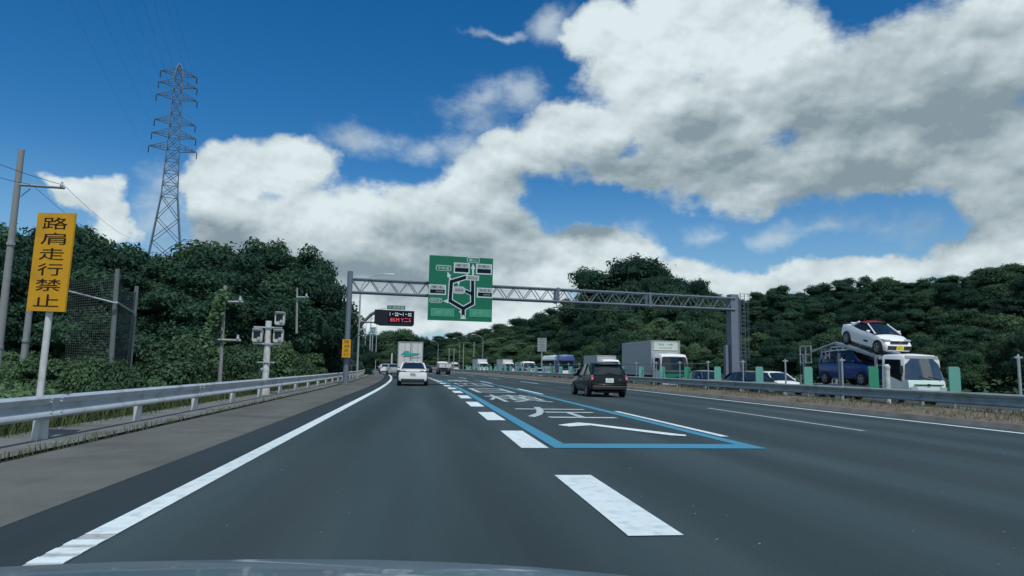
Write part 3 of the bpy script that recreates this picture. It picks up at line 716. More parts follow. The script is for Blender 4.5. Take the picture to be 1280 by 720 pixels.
# net posts with a net between them
nd_ = 22.; net_post_m = mat('net_post', (.15, .18, .185), .85, var=.15, vscale=3)
A0, A1 = dp(137, 478, nd_), dp(147, 336, nd_); C0, C1 = dp(160, 478, nd_+2.5), dp(171, 358, nd_+2.5)
t = thing('net_fence', 'dark netting hung between two grey posts in the trees', 'net fence', (A0.x, A0.y, A0.z)); B_ = A0
for nm, p, q in (('post', A0, A1), ('post', C0, C1)):
    m = MB(); m.bar(p-B_, q-B_, .085, 10, .07); m.build('post', net_post_m, t)
m = MB(); m.bar(dp(86, 364, nd_-1)-B_, dp(145, 379, nd_-.15)-B_, .035, 6); m.build('rail', galv, t)
m = MB(); m.bar(dp(146, 378, nd_-.15)-B_, dp(168, 392, nd_+2.4)-B_, .035, 6); m.build('rail', galv, t)
net = MB()
def nq(u, v):
    p = A0.lerp(A1, v*.95); q = C0.lerp(C1, v*.95); r_ = p.lerp(q, u); r_.z -= .5*4*u*(1-u)*v*.5; return r_-B_
for i in range(26): net.tube([nq(i/25, v) for v in np.linspace(0, 1, 6)], .009, 3)
for j in range(46): net.tube([nq(u, j/45) for u in np.linspace(0, 1, 6)], .009, 3)
L0, L1 = dp(80, 470, nd_-1.2), dp(88, 352, nd_-1.2)
def nq2(u, v):
    p = L0.lerp(L1, v); q = A0.lerp(A1, v*.95); return p.lerp(q, u)-B_
for i in range(22): net.tube([nq2(i/22, v) for v in np.linspace(0, 1, 4)], .0045, 3)
for j in range(40): net.tube([nq2(u, j/39) for u in np.linspace(0, 1, 3)], .0045, 3)
net.build('netting', mat('net_green', (.05, .075, .07), .8), t, 0)
# wires from the pole to the trees
def wire(a, b, sag, label, r=.010, group='overhead wires'):
    m = MB(); pts = [a.lerp(b, i/14)-V((0, 0, sag*4*(i/14)*(1-i/14))) for i in range(15)]
    o_ = a.copy(); m.tube([p-o_ for p in pts], r, 4); o = m.build('overhead_wire', wire_m, None, 60); o.location = o_; return tag(o, label, 'wire', group)
wire(dp(-60, 180, 22), dp(80, 231.5, 27), .1, 'upper overhead wire left of the utility pole')
wire(dp(80, 231.5, 27), dp(163, 298, 60), .25, 'overhead wire from the crossarm tip down to the trees')
wire(dp(-60, 200, 22), dp(40, 231, 27), .1, 'lower overhead wire left of the utility pole')
wire(dp(40, 231, 27), dp(140, 305, 60), .25, 'overhead wire from the crossarm middle behind the yellow sign')

# ------------------------------------------------------------------ pylon
pd = 165.; pt = dp(228, 80, pd); base = V((pt.x-.6, pt.y, 0)); H = pt.z
t = thing('lattice_pylon', 'tall steel lattice power pylon rising above the left woods', 'pylon', base, R(20))
def half(z):  # half width of the tower
    k = z/H
    zs = [0, .20, .55, .71, .97, 1.0]; ws = [6.6, 4.6, 1.75, 1.35, .9, .12]
    return float(np.interp(k, zs, ws))
cz = sorted({0, .08, .16, .24, .32, .40, .475, .55, .59, .63, .67, .71, .75, .79, .83, .87, .91, .95, .985, 1.})
lv = [c*H for c in cz]
for sx_, sy_ in ((-1, -1), (1, -1), (1, 1), (-1, 1)):
    m = MB()
    for a, b in zip(lv, lv[1:]): m.bar((sx_*half(a), sy_*half(a), a), (sx_*half(b), sy_*half(b), b), .17 if a < .55*H else .12, 5)
    m.build('leg', pylon_m, t)
cor = [(-1, -1), (1, -1), (1, 1), (-1, 1)]
m = MB()
for a, b in zip(lv, lv[1:]):
    for i in range(4):
        c0, c1 = cor[i], cor[(i+1) % 4]
        p = lambda c_, z: (c_[0]*half(z), c_[1]*half(z), z)
        m.bar(p(c0, a), p(c1, b), .075, 4); m.bar(p(c1, a), p(c0, b), .075, 4)
        if a > .5*H or a == lv[3]: m.bar(p(c0, a), p(c1, a), .075, 4)
m.build('bracing', pylon_m, t)
for k, reach in ((.705, 4.6), (.75, 4.2), (.795, 3.9), (.88, 4.1), (.923, 3.9), (.962, 3.7)):
    z = k*H
    for s_ in (-1, 1):
        m = MB(); tip = V((s_*(half(z)+reach*.82), 0, z+.25))
        for sy_ in (-1, 1):
            m.bar((s_*half(z), sy_*half(z), z), tip, .10, 4); m.bar((s_*half(z+1.4), sy_*half(z+1.4), z+1.4), tip, .07, 4)
            for f in (.35, .68):
                m.bar(V((s_*half(z), sy_*half(z), z)).lerp(tip, f), V((s_*half(z+1.4), sy_*half(z+1.4), z+1.4)).lerp(tip, f), .05, 4)
        ca = m.build('crossarm', pylon_m, t)
        m = MB(); x = s_*(half(z)+reach*.82); m.lathe((x, 0, z+.2), (0, 0, -1), [(0, .06)]+[(.15+.25*i, .06+.09*(i % 2)) for i in range(7)], 6); m.build('insulator', vms_m, ca)
Rz = Matrix.Rotation(R(20), 3, 'Z')
for k, reach in ((.705, 4.6), (.795, 3.9), (.88, 4.1), (.962, 3.7)):
    for s_ in (-1, 1):
        z = k*H; q = base + Rz @ V((s_*(half(z)+reach*.82), 0, z-1.6))
        wire(q, q+Rz @ V((-25, -160, 22)), 5., 'thin power line running from the pylon over the road', .011, 'power lines from the pylon')
exec_marker = None

# ------------------------------------------------------------------ vehicles
def car_wheel(r, wd=.2, spokes=5):
    m = MB(); m.lathe((0, 0, 0), (1, 0, 0), [(-wd/2, r*.62), (-wd/2, r*.93), (-wd/2+.03, r), (wd/2-.03, r), (wd/2, r*.93), (wd/2, r*.66), (wd/2-.05, r*.64), (wd/2-.05, .01)], 22); tyre = m.mesh('wheel', tyre_m)
    m = MB(); rr = r*.64
    m.lathe((0, 0, 0), (1, 0, 0), [(wd/2-.045, rr), (wd/2-.004, rr*1.02), (wd/2-.004, rr*.88), (wd/2-.045, rr*.84)], 20)
    for i in range(spokes):
        a = 2*pi*i/spokes; m.box((wd/2-.014, sin(a)*rr*.45, cos(a)*rr*.45), (.025, rr*.26, rr*.92), rx=-a)
    m.lathe((wd/2-.045, 0, 0), (1, 0, 0), [(0, rr*.25), (.05, rr*.2)], 10)
    return tyre, m.mesh('rim', rim_m)
WH = {}
def add_wheels(t, places, r, wd=.2, half_w=.75, arch=True, body=None):
    if (r, wd) not in WH: WH[(r, wd)] = car_wheel(r, wd)
    ty, ri = WH[(r, wd)]
    for y in places:
        for s_ in (-1, 1):
            o = link('wheel', ty, t); o.location = (s_*(half_w-wd/2+.032), y, r); o.rotation_euler = (0, 0, 0 if s_ > 0 else pi); q = link('rim', ri, o)
            if arch:
                m = MB(); m.lathe((s_*(half_w-.06), y, r), (s_, 0, 0), [(0, r*1.11), (.063, r*1.11)], 24); m.build('wheel_arch', tyre_m, t)
def ring_low(y, zb, zt, w_, cr=.02, tum=.9):
    hs = [(w_*.80, zb), (w_*.96, zb+.07), (w_, zb+(zt-zb)*.38), (w_*.985, zb+(zt-zb)*.66), (w_*.95, zt-(zt-zb)*.14), (w_*tum, zt-.01), (w_*.5, zt+cr), (0, zt+cr*1.3)]
    return [V((x, y, z)) for x, z in hs] + [V((-x, y, z)) for x, z in reversed(hs[:-1])]
def ring_top(y, zb, zt, wb, wt):
    hs = [(wb, zb), (wt+(wb-wt)*.25, zb+(zt-zb)*.75), (wt, zt-.03*(zt > zb+.1)), (wt*.75, zt+.02), (0, zt+.035)]
    return [V((x, y, z)) for x, z in hs] + [V((-x, y, z)) for x, z in reversed(hs[:-1])]
def smooth_st(st, n=3):
    out = []
    for a, b in zip(st, st[1:]):
        for i in range(n): out.append(tuple(a[k]+(b[k]-a[k])*i/n for k in range(len(a))))
    return out+[st[-1]]
def build_car(name, label, loc, rz, paint, low, top, roof, wheels, r, hw, lights=(), plate=None, pillars=(), group=None, wd=.2, cat='car', mirror=None, extras=None, roof_m=None, wtext='32-67'):
    t = thing(name, label, cat, loc, rz, group)
    m = MB(); m.loft([ring_low(*s) for s in low]); body = m.build('body', paint, t, 40)
    m = MB(); m.loft([ring_top(*s) for s in top]); m.build('window_band', glass, t, 30)
    if roof:
        m = MB(); up_ = [[V((x, y, z+dz_)) for x, z in ((w_, zz-.05), (w_*.93, zz-.005), (w_*.6, zz+.03), (0, zz+.045), (-w_*.6, zz+.03), (-w_*.93, zz-.005), (-w_, zz-.05))] for y, zz, w_, dz_ in [(a, b, c_, .008) for a, b, c_ in roof]]
        m.loft(up_, close=False); m.loft([[p-V((0, 0, .02)) for p in rg] for rg in up_], close=False); m.build('roof', roof_m or paint, t, 40)
    for (p, q, rr) in pillars:
        for s_ in (-1, 1):
            m = MB(); m.bar((s_*p[0], p[1], p[2]), (s_*q[0], q[1], q[2]), rr, 6); m.build('pillar', paint, t)
    for nm, c_, d_, mm in lights:
        for s_ in (-1, 1):
            m = MB(); m.box((s_*c_[0], c_[1], c_[2]), d_); o = m.build(nm, mm, t)
            bv = o.modifiers.new('edge', 'BEVEL'); bv.width = min(d_)*.3; bv.segments = 2
    if mirror:
        for s_ in (-1, 1):
            m = MB(); m.box((s_*(mirror[0]+.09), mirror[1], mirror[2]), (.17, .09, .13)); o = m.build('mirror', paint, t); bv = o.modifiers.new('edge', 'BEVEL'); bv.width = .03; bv.segments = 2
    if plate:
        y_, z_, s_, mm = plate
        m = MB(); m.box((0, y_, z_), (.36, .02, .19)); p_ = m.build('number_plate', mm, t)
        lettering(wtext, dgreen_m if mm is plate_w else black_m, p_, (0, y_+s_*.0115, z_-.02), (.27, .085), rz=0 if s_ < 0 else pi)
        lettering('横浜', dgreen_m if mm is plate_w else black_m, p_, (0, y_+s_*.0115, z_+.062), (.12, .04), rz=0 if s_ < 0 else pi)
    add_wheels(t, wheels, r, wd, hw, True)
    if extras: extras(t)
    return t
def piece(t, name, m_, *boxes, bev=.0):
    m = MB()
    for b_ in boxes: m.box(*b_)
    o = m.build(name, m_, t)
    if bev: bv = o.modifiers.new('edge', 'BEVEL'); bv.width = bev; bv.segments = 2
    return o

# --- black hatchback ahead on the right
def hb_extra(t):
    piece(t, 'rear_bumper', plast, ((0, -1.86, .42), (1.56, .14, .20)), bev=.05)
    piece(t, 'bumper_trim', pblack, ((0, -1.92, .56), (1.50, .05, .05)), bev=.02)
    piece(t, 'rear_window_frame', pblack, ((0, -1.80, .985), (1.30, .04, .05)))
    piece(t, 'rear_spoiler', pblack, ((0, -1.52, 1.435), (1.06, .22, .035)), bev=.015)
    piece(t, 'rear_wiper', plast, ((.1, -1.825, 1.04), (.5, .02, .02), 0, 0, 0, R(12)))
    piece(t, 'exhaust', chassis_m, ((.0, -1.5, .26), (1.0, .5, .14)))
    piece(t, 'handle', chrome, ((.842, -.35, .80), (.02, .16, .03)), ((-.842, -.35, .80), (.02, .16, .03)))
    piece(t, 'door_seam', tyre_m, ((-.836, -.68, .66), (.012, .014, .5))); piece(t, 'door_seam', tyre_m, ((-.838, .32, .66), (.012, .014, .5)))
    lettering('AD', chrome, t, (.48, -1.895, .78), (.14, .05))
hb_low = [(-1.90, .38, .70, .70, .0), (-1.88, .32, .90, .80, .01), (-1.78, .26, .955, .83, .02), (-1.3, .22, .95, .845, .02), (-.3, .20, .93, .85, .02), (.55, .20, .92, .85, .02), (.8, .20, .92, .845, .03), (1.3, .20, .84, .83, .03), (1.75, .22, .74, .79, .02), (1.93, .30, .60, .66, 0)]
hb_top = [(-1.83, .93, .97, .74, .70), (-1.70, .93, 1.18, .76, .65), (-1.56, .93, 1.35, .77, .61), (-1.36, .93, 1.45, .78, .585), (-.8, .93, 1.50, .80, .59), (.0, .92, 1.48, .80, .60), (.35, .92, 1.38, .80, .60), (1.0, .90, .94, .78, .66)]
bp_ = gp(748, 496.5)
build_car('hatchback_car', 'black hatchback driving ahead in the right lane', (bp_.x+.42, bp_.y+1.75, 0), R(1.2), pblack, smooth_st(hb_low), hb_top, [(-1.50, 1.40, .585), (-1.36, 1.455, .59), (-.8, 1.505, .60), (.0, 1.48, .60), (.3, 1.41, .59)], (-1.22, 1.22), .29, .85,
    [('tail_light', (.765, -1.80, .80), (.13, .16, .34), tail_m), ('brake_light', (.775, -1.885, .82), (.09, .03, .13), tail_lit), ('headlight', (.66, 1.70, .66), (.24, .14, .13), head_m)],
    (-1.915, .735, -1, plate_w), [((.755, -1.78, .94), (.61, -1.42, 1.43), .05), ((.80, -.55, .93), (.62, -.50, 1.46), .035), ((.79, .98, .93), (.61, .36, 1.40), .035)], mirror=(.80, .72, .96), extras=hb_extra, wtext='32-67')

# --- white sedan ahead in our lane
def sd_extra(t):
    piece(t, 'rear_diffuser', plast, ((0, -2.32, .34), (1.42, .10, .22)), bev=.04)
    piece(t, 'tail_strip', tail_m, ((0, -2.345, .86), (1.1, .03, .035)))
    piece(t, 'boot_lip', pwhite, ((0, -2.22, 1.02), (1.36, .18, .035)), bev=.012)
    piece(t, 'handle', chrome, ((.90, -.6, .86), (.02, .18, .03)), ((-.90, -.6, .86), (.02, .18, .03)))
    piece(t, 'antenna', plast, ((0, -1.15, 1.47), (.04, .16, .06)))
sd_low = [(-2.36, .40, .78, .74, 0), (-2.33, .30, .97, .84, .01), (-2.2, .24, 1.0, .88, .02), (-1.6, .20, .99, .90, .02), (-.5, .18, .95, .91, .02), (.6, .18, .92, .91, .02), (1.0, .18, .92, .905, .03), (1.6, .18, .84, .89, .03), (2.1, .2, .74, .84, .02), (2.36, .28, .58, .66, 0)]
sd_top = [(-1.95, .97, 1.01, .78, .70), (-1.5, .96, 1.22, .80, .66), (-1.05, .95, 1.40, .82, .62), (-.4, .94, 1.45, .84, .62), (.2, .93, 1.43, .84, .62), (.5, .92, 1.34, .84, .62), (1.25, .90, .94, .82, .70)]
s_p = gp(515, 482.5)
sd_spec = dict(low=smooth_st(sd_low), top=sd_top, roof=[(-1.12, 1.375, .62), (-.4, 1.45, .62), (.15, 1.435, .62), (.45, 1.36, .61)], wheels=(-1.4, 1.42), r=.33, hw=.91,
    pillars=[((.79, -1.9, .98), (.64, -1.08, 1.39), .05), ((.84, -.3, .94), (.64, -.3, 1.42), .035), ((.83, 1.22, .92), (.63, .5, 1.36), .04)], mirror=(.86, .85, .98))
build_car('sedan_car', 'white sedan with dark rear window driving directly ahead', (s_p.x, s_p.y+2.3, 0), heading(40), pwhite, lights=[('tail_light', (.64, -2.31, .88), (.42, .08, .10), tail_m), ('headlight', (.66, 2.2, .68), (.3, .14, .12), head_m)], plate=(-2.35, .68, -1, plate_w), extras=sd_extra, wtext='17-40', **sd_spec)

# --- box trucks
def box_truck(name, label, loc, rz, L_, W_, Hh, rear=None, cabc=pwhite, boxm=truck_white, cabh=2.7, cabl=1.9, wheels=(-2.4, 2.6), front=None, group=None, r=.45, grille=None, cat='truck'):
    t = thing(name, label, cat, loc, rz, group); y0 = -L_/2; yb1 = L_/2-cabl-.15; zb = 1.05
    m = MB(); m.box((0, (y0+yb1)/2, (zb+Hh)/2), (W_, yb1-y0, Hh-zb)); bx = m.build('cargo_box', boxm, t)
    fr = MB()
    for yy in (y0-.012, yb1+.012):
        for s_ in (-1, 1): fr.box((s_*(W_/2-.03), yy, (zb+Hh)/2), (.09, .04, Hh-zb+.02))
        fr.box((0, yy, Hh-.03), (W_-.10, .04, .09)); fr.box((0, yy, zb+.03), (W_-.10, .04, .09))
    for s_ in (-1, 1): fr.box((s_*(W_/2+.012), (y0+yb1)/2, zb+.05), (.04, yb1-y0-.05, .11)); fr.box((s_*(W_/2+.012), (y0+yb1)/2, Hh-.04), (.04, yb1-y0-.05, .09))
    fr.build('box_frame', galv, bx)
    m = MB(); m.box((0, -.3, .82), (W_*.42, L_-.8, .34)); m.build('chassis', chassis_m, t)
    # cab
    yc0 = yb1+.12; yc1 = L_/2; w2 = W_/2-.06
    def rg(y, zt, w_, zb_=.5): 
        hs = [(w_*.94, zb_), (w_, zb_+.12), (w_, zb_+(zt-zb_)*.45), (w_*.94, zt-.12), (w_*.86, zt), (0, zt+.05)]
        return [V((x, y, z)) for x, z in hs]+[V((-x, y, z)) for x, z in reversed(hs[:-1])]
    m = MB(); m.loft([rg(yc0, cabh, w2), rg(yc0+.8, cabh+.02, w2), rg(yc1-.5, cabh-.05, w2*.995), rg(yc1-.30, cabh-.20, w2*.98)]); cab = m.build('cab', cabc, t, 40)
    nose = MB(); nose.loft([[V((x, yc1+dy, z)) for x, dy, z in ((-w2*.98, -.3, z_), (-w2*.9, d_-.06, z_), (-w2*.5, d_, z_), (w2*.5, d_, z_), (w2*.9, d_-.06, z_), (w2*.98, -.3, z_))] for z_, d_ in ((.45, 0), (.9, .03), (1.45, 0))]); nose.build('nose', grille or cabc, cab, 40)
    m = MB(); zg0, zg1 = 1.47, cabh-.22
    m.loft([[V((-w2*.93, yc1-.1, zg0)), V((-w2*.5, yc1+.0, zg0)), V((w2*.5, yc1+.0, zg0)), V((w2*.93, yc1-.1, zg0)), V((w2*.9, yc1-.45, zg0)), V((-w2*.9, yc1-.45, zg0))], [V((-w2*.86, yc1-.32, zg1)), V((-w2*.5, yc1-.24, zg1)), V((w2*.5, yc1-.24, zg1)), V((w2*.86, yc1-.32, zg1)), V((w2*.84, yc1-.6, zg1)), V((-w2*.84, yc1-.6, zg1))]]); m.build('windscreen', glass, cab)
    for s_ in (-1, 1):
        m = MB(); m.prism([(yc0+.45, 1.55), (yc1-.42, 1.42), (yc1-.52, cabh-.32), (yc0+.5, cabh-.30)], (s_*(w2*.955), 0, 0), (0, 1, 0), (0, 0, 1), (s_*.05, 0, 0)); m.build('side_window', glass, cab)
        m = MB(); m.bar((s_*(w2+.0), yc1-.32, cabh-.35), (s_*(w2+.2), yc1-.1, cabh-.40), .025); m.box((s_*(w2+.2), yc1-.08, cabh-.75), (.18, .09, .48)); m.build('mirror', plast, cab)
        m = MB(); m.box((s_*w2*.78, yc1+.0, .78), (.36, .06, .16)); m.build('headlight', head_m, cab)
    m = MB(); m.box((0, yc1+.03, .50), (W_-.2, .12, .26)); m.build('front_bumper', cabc, t)
    m = MB(); m.box((0, yc1+.092, .52), (.40, .012, .2)); m.build('number_plate', plate_w, t)
    m = MB(); m.box((0, yc1+.032, 1.28), (W_*.72, .03, .09)); m.build('grille_bar', plast, cab)
    # rear
    m = MB(); m.box((0, y0-.02, .62), (W_-.2, .12, .14)); m.build('rear_bumper', chassis_m, t)
    for s_ in (-1, 1): m = MB(); m.box((s_*W_*.36, y0-.085, .80), (.42, .05, .14)); m.build('tail_light', tail_m, t)
    m = MB(); m.box((0, y0-.014, (zb+Hh)/2), (.03, .03, Hh-zb-.2)); m.build('door_seam', chassis_m, bx)
    for x in (-W_*.22, W_*.03, W_*.09, W_*.3): m = MB(); m.bar((x, y0-.035, zb+.1), (x, y0-.035, Hh-.1), .018); m.build('lock_bar', galv, bx)
    add_wheels(t, wheels, r, .28, W_/2-.06, False)
    if rear: rear(t, bx, y0)
    if front: front(t, bx, yb1, Hh)
    return t, bx
def rear_logo(t, bx, y0):
    m = MB(); m.prism([(-1.0, .0), (-.75, .32), (-.55, .45), (-.15, .40), (-.35, .26), (.95, .20), (.45, .02), (-.5, -.12), (-.78, -.10), (-.55, .1), (-.7, .12)], (0.05, y0-.055, 2.28), (1, 0, 0), (0, 0, 1), (0, .012, 0)); m.build('logo', teal_m, bx, 0)
    m = MB(); m.prism([(-.2, -.2), (.95, -.12), (.95, -.17), (-.2, -.25)], (0.1, y0-.055, 2.28), (1, 0, 0), (0, 0, 1), (0, .012, 0)); m.build('logo_stripe', sign_slate_g, bx, 0)
sign_slate_g = mat('decal_grey', (.25, .32, .36), .5)
tp = gp(509.5, 472.8)
box_truck('large_truck', 'large white box truck with teal rear logo ahead of sedan', (tp.x, tp.y+4.5, 0), heading(68), 9.5, 2.45, 3.62, rear_logo, wheels=(-3.2, -2.2, 3.4))
def panel_front(t, bx, yb, Hh):
    m = MB(); m.box((0, yb+.028, Hh-.42), (2.0, .03, .66)); p_ = m.build('front_panel', mat('panel_pale', (.50, .58, .52), .5), bx)
    lettering('常温・冷蔵', cabgreen, p_, (0, yb+.046, Hh-.30), (1.2, .16), rz=pi); lettering('食品配送便', cabgreen, p_, (0, yb+.046, Hh-.57), (1.1, .12), rz=pi)
btp = dp(838, 470, 52.5)
def face(y): return heading(y)+pi
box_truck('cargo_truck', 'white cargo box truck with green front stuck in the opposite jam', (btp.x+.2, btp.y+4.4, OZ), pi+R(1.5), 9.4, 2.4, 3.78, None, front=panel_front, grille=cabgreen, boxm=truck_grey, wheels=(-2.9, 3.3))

# --- car carrier
cp = dp(1160, 470, 31.0)
ct = thing('car_carrier', 'white two deck car carrier truck in the opposite jam', 'car carrier', (cp.x, cp.y, OZ), pi+R(1))
W2 = 1.0; CH = 2.36
def crg(y, zt, w_, zb_=.35):
    hs = [(w_*.95, zb_), (w_, zb_+.15), (w_, 1.15), (w_*.93, zt-.12), (w_*.84, zt-.01), (0, zt+.04)]
    return [V((x, y, z)) for x, z in hs]+[V((-x, y, z)) for x, z in reversed(hs[:-1])]
m = MB(); m.loft([crg(-1.75, CH, W2), crg(-1.2, CH+.02, W2), crg(-.55, CH-.02, W2*.99), crg(-.34, CH-.14, W2*.97)]); cab = m.build('cab', pwhite, ct, 40)
m = MB(); m.loft([[V((x, dy, z)) for x, dy, z in ((-W2*.99, -.36, z_), (-W2*.93, d_-.08, z_), (-W2*.5, d_, z_), (W2*.5, d_, z_), (W2*.93, d_-.08, z_), (W2*.99, -.36, z_))] for z_, d_ in ((.35, -.02), (.7, .02), (1.05, .0), (1.18, -.05))]); m.build('nose', pmint, cab, 40)
m = MB(); m.loft([[V((-W2*.93, -.14, 1.2)), V((-W2*.5, -.06, 1.2)), V((W2*.5, -.06, 1.2)), V((W2*.93, -.14, 1.2)), V((W2*.9, -.5, 1.2)), V((-W2*.9, -.5, 1.2))], [V((-W2*.86, -.42, CH-.2)), V((-W2*.5, -.32, CH-.2)), V((W2*.5, -.32, CH-.2)), V((W2*.86, -.42, CH-.2)), V((W2*.84, -.7, CH-.2)), V((-W2*.84, -.7, CH-.2))]]); m.build('windscreen', mat('windscreen_glass', (.03, .04, .045), rough=.05, spec=1., coat=1., var=.6, vscale=2.6), cab)  # uneven tone in the glass colour stands in for patchy reflections
m = MB(); m.box((0, -.35, CH-.13), (W2*1.66, .06, .12)); m.build('visor', sign_grey, cab)
for s_ in (-1, 1):
    m = MB(); m.prism([(-1.55, 1.42), (-1.05, 1.30), (-.45, 1.10), (-.52, CH-.25), (-1.5, CH-.22)], (s_*W2*.955, 0, 0), (0, 1, 0), (0, 0, 1), (s_*.045, 0, 0)); m.build('side_window', glass, cab)
    m = MB(); m.box((s_*(W2+.005), -1.45, 1.05), (.03, .16, .06)); m.build('handle', plast, cab)
    m = MB(); m.bar((s_*W2, -.4, 1.35), (s_*(W2+.16), -.2, 1.5), .02); m.box((s_*(W2+.17), -.2, 1.65), (.14, .07, .34)); m.build('mirror', plast, cab)
    m = MB(); m.box((s_*.74, .0, .78), (.34, .06, .16)); m.build('headlight', head_m, cab)
    m = MB(); m.bar((s_*.25-.45, -.05, 1.20), (s_*.25+.15, -.10, 1.34), .022); m.build('wiper', plast, cab)
m = MB(); m.box((0, .03, .47), (1.8, .1, .22)); m.build('front_bumper', pwhite, ct)
m = MB(); m.box((0, .025, .97), (1.5, .03, .05)); m.box((0, .03, .97), (.14, .04, .1)); m.build('grille_bar', chrome, cab)
m = MB(); m.box((0, -5.2, .62), (1.5, 7.4, .22)); m.build('chassis', chassis_m, ct)
m = MB(); m.box((0, -5.6, .80), (1.95, 6.4, .07)); m.build('lower_deck', galv, ct)
def dk(y): return 2.24+(-y-1.9)*.235                      # upper deck rises to the rear
for s_ in (-1, 1):
    m = MB(); m.loft([[V((s_*x, y, dk(y)+z)) for x, z in ((.98, .04), (.98, -.10), (.45, -.10), (.45, .0))] for y in (-1.95, -3.0, -4.2, -5.4)]); m.build('upper_track', galv, ct)
    m = MB(); m.bar((s_*.93, -5.35, dk(-5.35)), (s_*.93, -7.6, dk(-5.3)-.42), .05, 6); m.build('upper_track', galv, ct)
    for y in (-2.15, -5.0, -8.3): m = MB(); m.box((s_*.98, y, (.8+min(dk(y), 2.5))/2), (.10, .12, min(dk(y), 2.5)-.8)); m.build('post', galv, ct)
    m = MB()
    for zz in (1.98, 2.46, 2.94): m.bar((s_*.98-.02, -8.7, zz), (s_*.98-.02, -7.6, zz), .035, 5)
    for yy in (-8.7, -8.15, -7.6): m.bar((s_*.98-.02, yy, 1.98), (s_*.98-.02, yy, 2.94), .035, 5)
    m.bar((s_*.98-.02, -8.7, .8), (s_*.98-.02, -8.7, 1.98), .03, 5); m.build('guard_frame', galv, ct)
    if s_ > 0:
        m = MB()
        for zz in (2.35, 2.72): m.bar((s_*.95, -6.6, zz), (s_*.95, -5.9, zz), .025, 5)
        for yy in (-6.6, -6.25, -5.9): m.bar((s_*.95, yy, 2.2), (s_*.95, yy, 2.72), .025, 5)
        m.build('guard_frame', galv, ct)
m = MB()
for y in np.linspace(-2., -5.2, 7): m.box((0, y, dk(y)-.12), (1.9, .08, .06))
m.build('cross_member', gantry_d, ct)
m = MB(); m.box((.98, -8.35, 1.6), (.06, .6, .5)); m.build('rear_step', chassis_m, ct); m = MB(); m.box((-.98, -8.1, 1.7), (.05, .5, .45)); m.build('rear_step', chassis_m, ct)
add_wheels(ct, (-.95, -6.2, -7.1), .36, .24, .93, False)
CM = Matrix.Translation(V((cp.x, cp.y, OZ))) @ Matrix.Rotation(pi+R(1), 4, 'Z')
# white roadster on the upper deck, nose down
def rd_extra(t):
    piece(t, 'lower_grille', plast, ((0, 1.665, .36), (1.16, .05, .17)))
    piece(t, 'upper_grille', plast, ((0, 1.60, .595), (.86, .08, .10)))
    for s_ in (-1, 1): piece(t, 'side_vent', plast, ((s_*.735, .30, .42), (.02, .30, .08)))
    m = MB(); m.box((0, 1.645, .595), (.12, .02, .05)); m.build('badge', chrome, t)
    for s_ in (-1, 1):
        piece(t, 'bonnet_vent', plast, ((s_*.34, .82, .80), (.22, .12, .03)))
    piece(t, 'rear_cover', pwhite, ((0, -1.0, .98), (1.0, .6, .06)), bev=.02)
rd_low = [(-1.68, .36, .70, .60, 0), (-1.62, .26, .86, .70, .01), (-1.3, .18, .90, .73, .03), (-.9, .16, .88, .735, .02), (-.2, .15, .82, .735, .02), (.5, .15, .80, .735, .02), (1.0, .16, .76, .735, .04), (1.4, .17, .64, .72, .03), (1.60, .20, .52, .66, .02), (1.68, .26, .40, .56, 0)]
rd_top = [(-1.15, .86, .90, .60, .55), (-.75, .85, 1.10, .64, .50), (-.35, .83, 1.17, .66, .50), (.05, .82, 1.15, .66, .49), (.85, .78, .82, .66, .58)]
rl = V((0, -3.55, dk(-3.55)+.06))
rd = build_car('roadster_car', 'white open sports car with red soft top on carrier deck', (0, 0, 0), 0, pwhite, smooth_st(rd_low), rd_top, [(-1.0, .99, .55), (-.75, 1.09, .545), (-.35, 1.185, .545), (.04, 1.175, .53)], (-1.14, 1.14), .29, .74,
    [('headlight', (.52, 1.36, .655), (.30, .30, .06), head_m), ('tail_light', (.5, -1.64, .7), (.2, .08, .1), tail_m)], (1.70, .37, 1, plate_y), [((.655, .82, .82), (.50, .02, 1.14), .03), ((.62, -1.0, .87), (.50, -.6, 1.12), .06)], mirror=(.70, .48, .86), extras=rd_extra, roof_m=pred, cat='sports car', wtext='58-31')
rd.matrix_world = CM @ Matrix.Translation(rl) @ Matrix.Rotation(-math.atan(.235), 4, 'X')
rd.scale = (1.06, 1.06, 1.14)
# blue kei van on the lower deck
bv_low = [(-1.65, .32, .80, .68, 0), (-1.6, .26, .98, .73, .01), (-.6, .24, .98, .74, .02), (.6, .24, .96, .74, .02), (1.1, .24, .92, .74, .02), (1.5, .26, .80, .71, .02), (1.64, .34, .6, .6, 0)]
bv_top = [(-1.62, .96, 1.0, .70, .66), (-1.5, .96, 1.45, .71, .60), (-.6, .96, 1.50, .72, .61), (.5, .95, 1.47, .72, .60), (1.15, .92, .96, .72, .64)]
bvn = build_car('mini_van', 'dark blue kei van carried on the lower carrier deck', (0, 0, 0), 0, pblue, smooth_st(bv_low), bv_top, [(-1.55, 1.44, .61), (-.6, 1.50, .62), (.4, 1.48, .61)], (-1.15, 1.15), .27, .745,
    [('headlight', (.58, 1.54, .74), (.24, .14, .14), head_m), ('tail_light', (.64, -1.62, .8), (.12, .06, .3), tail_m)], (1.66, .5, 1, plate_y), [((.71, -1.5, .97), (.62, -1.45, 1.44), .05), ((.725, -.3, .96), (.62, -.3, 1.47), .05), ((.72, 1.1, .95), (.61, .5, 1.44), .03)], mirror=(.72, .85, .98), cat='van', wtext='40-12')
bvn.matrix_world = CM @ Matrix.Translation(V((0, -4.95, .84)))
bvn.scale = (1.2, 1.32, 1.22)

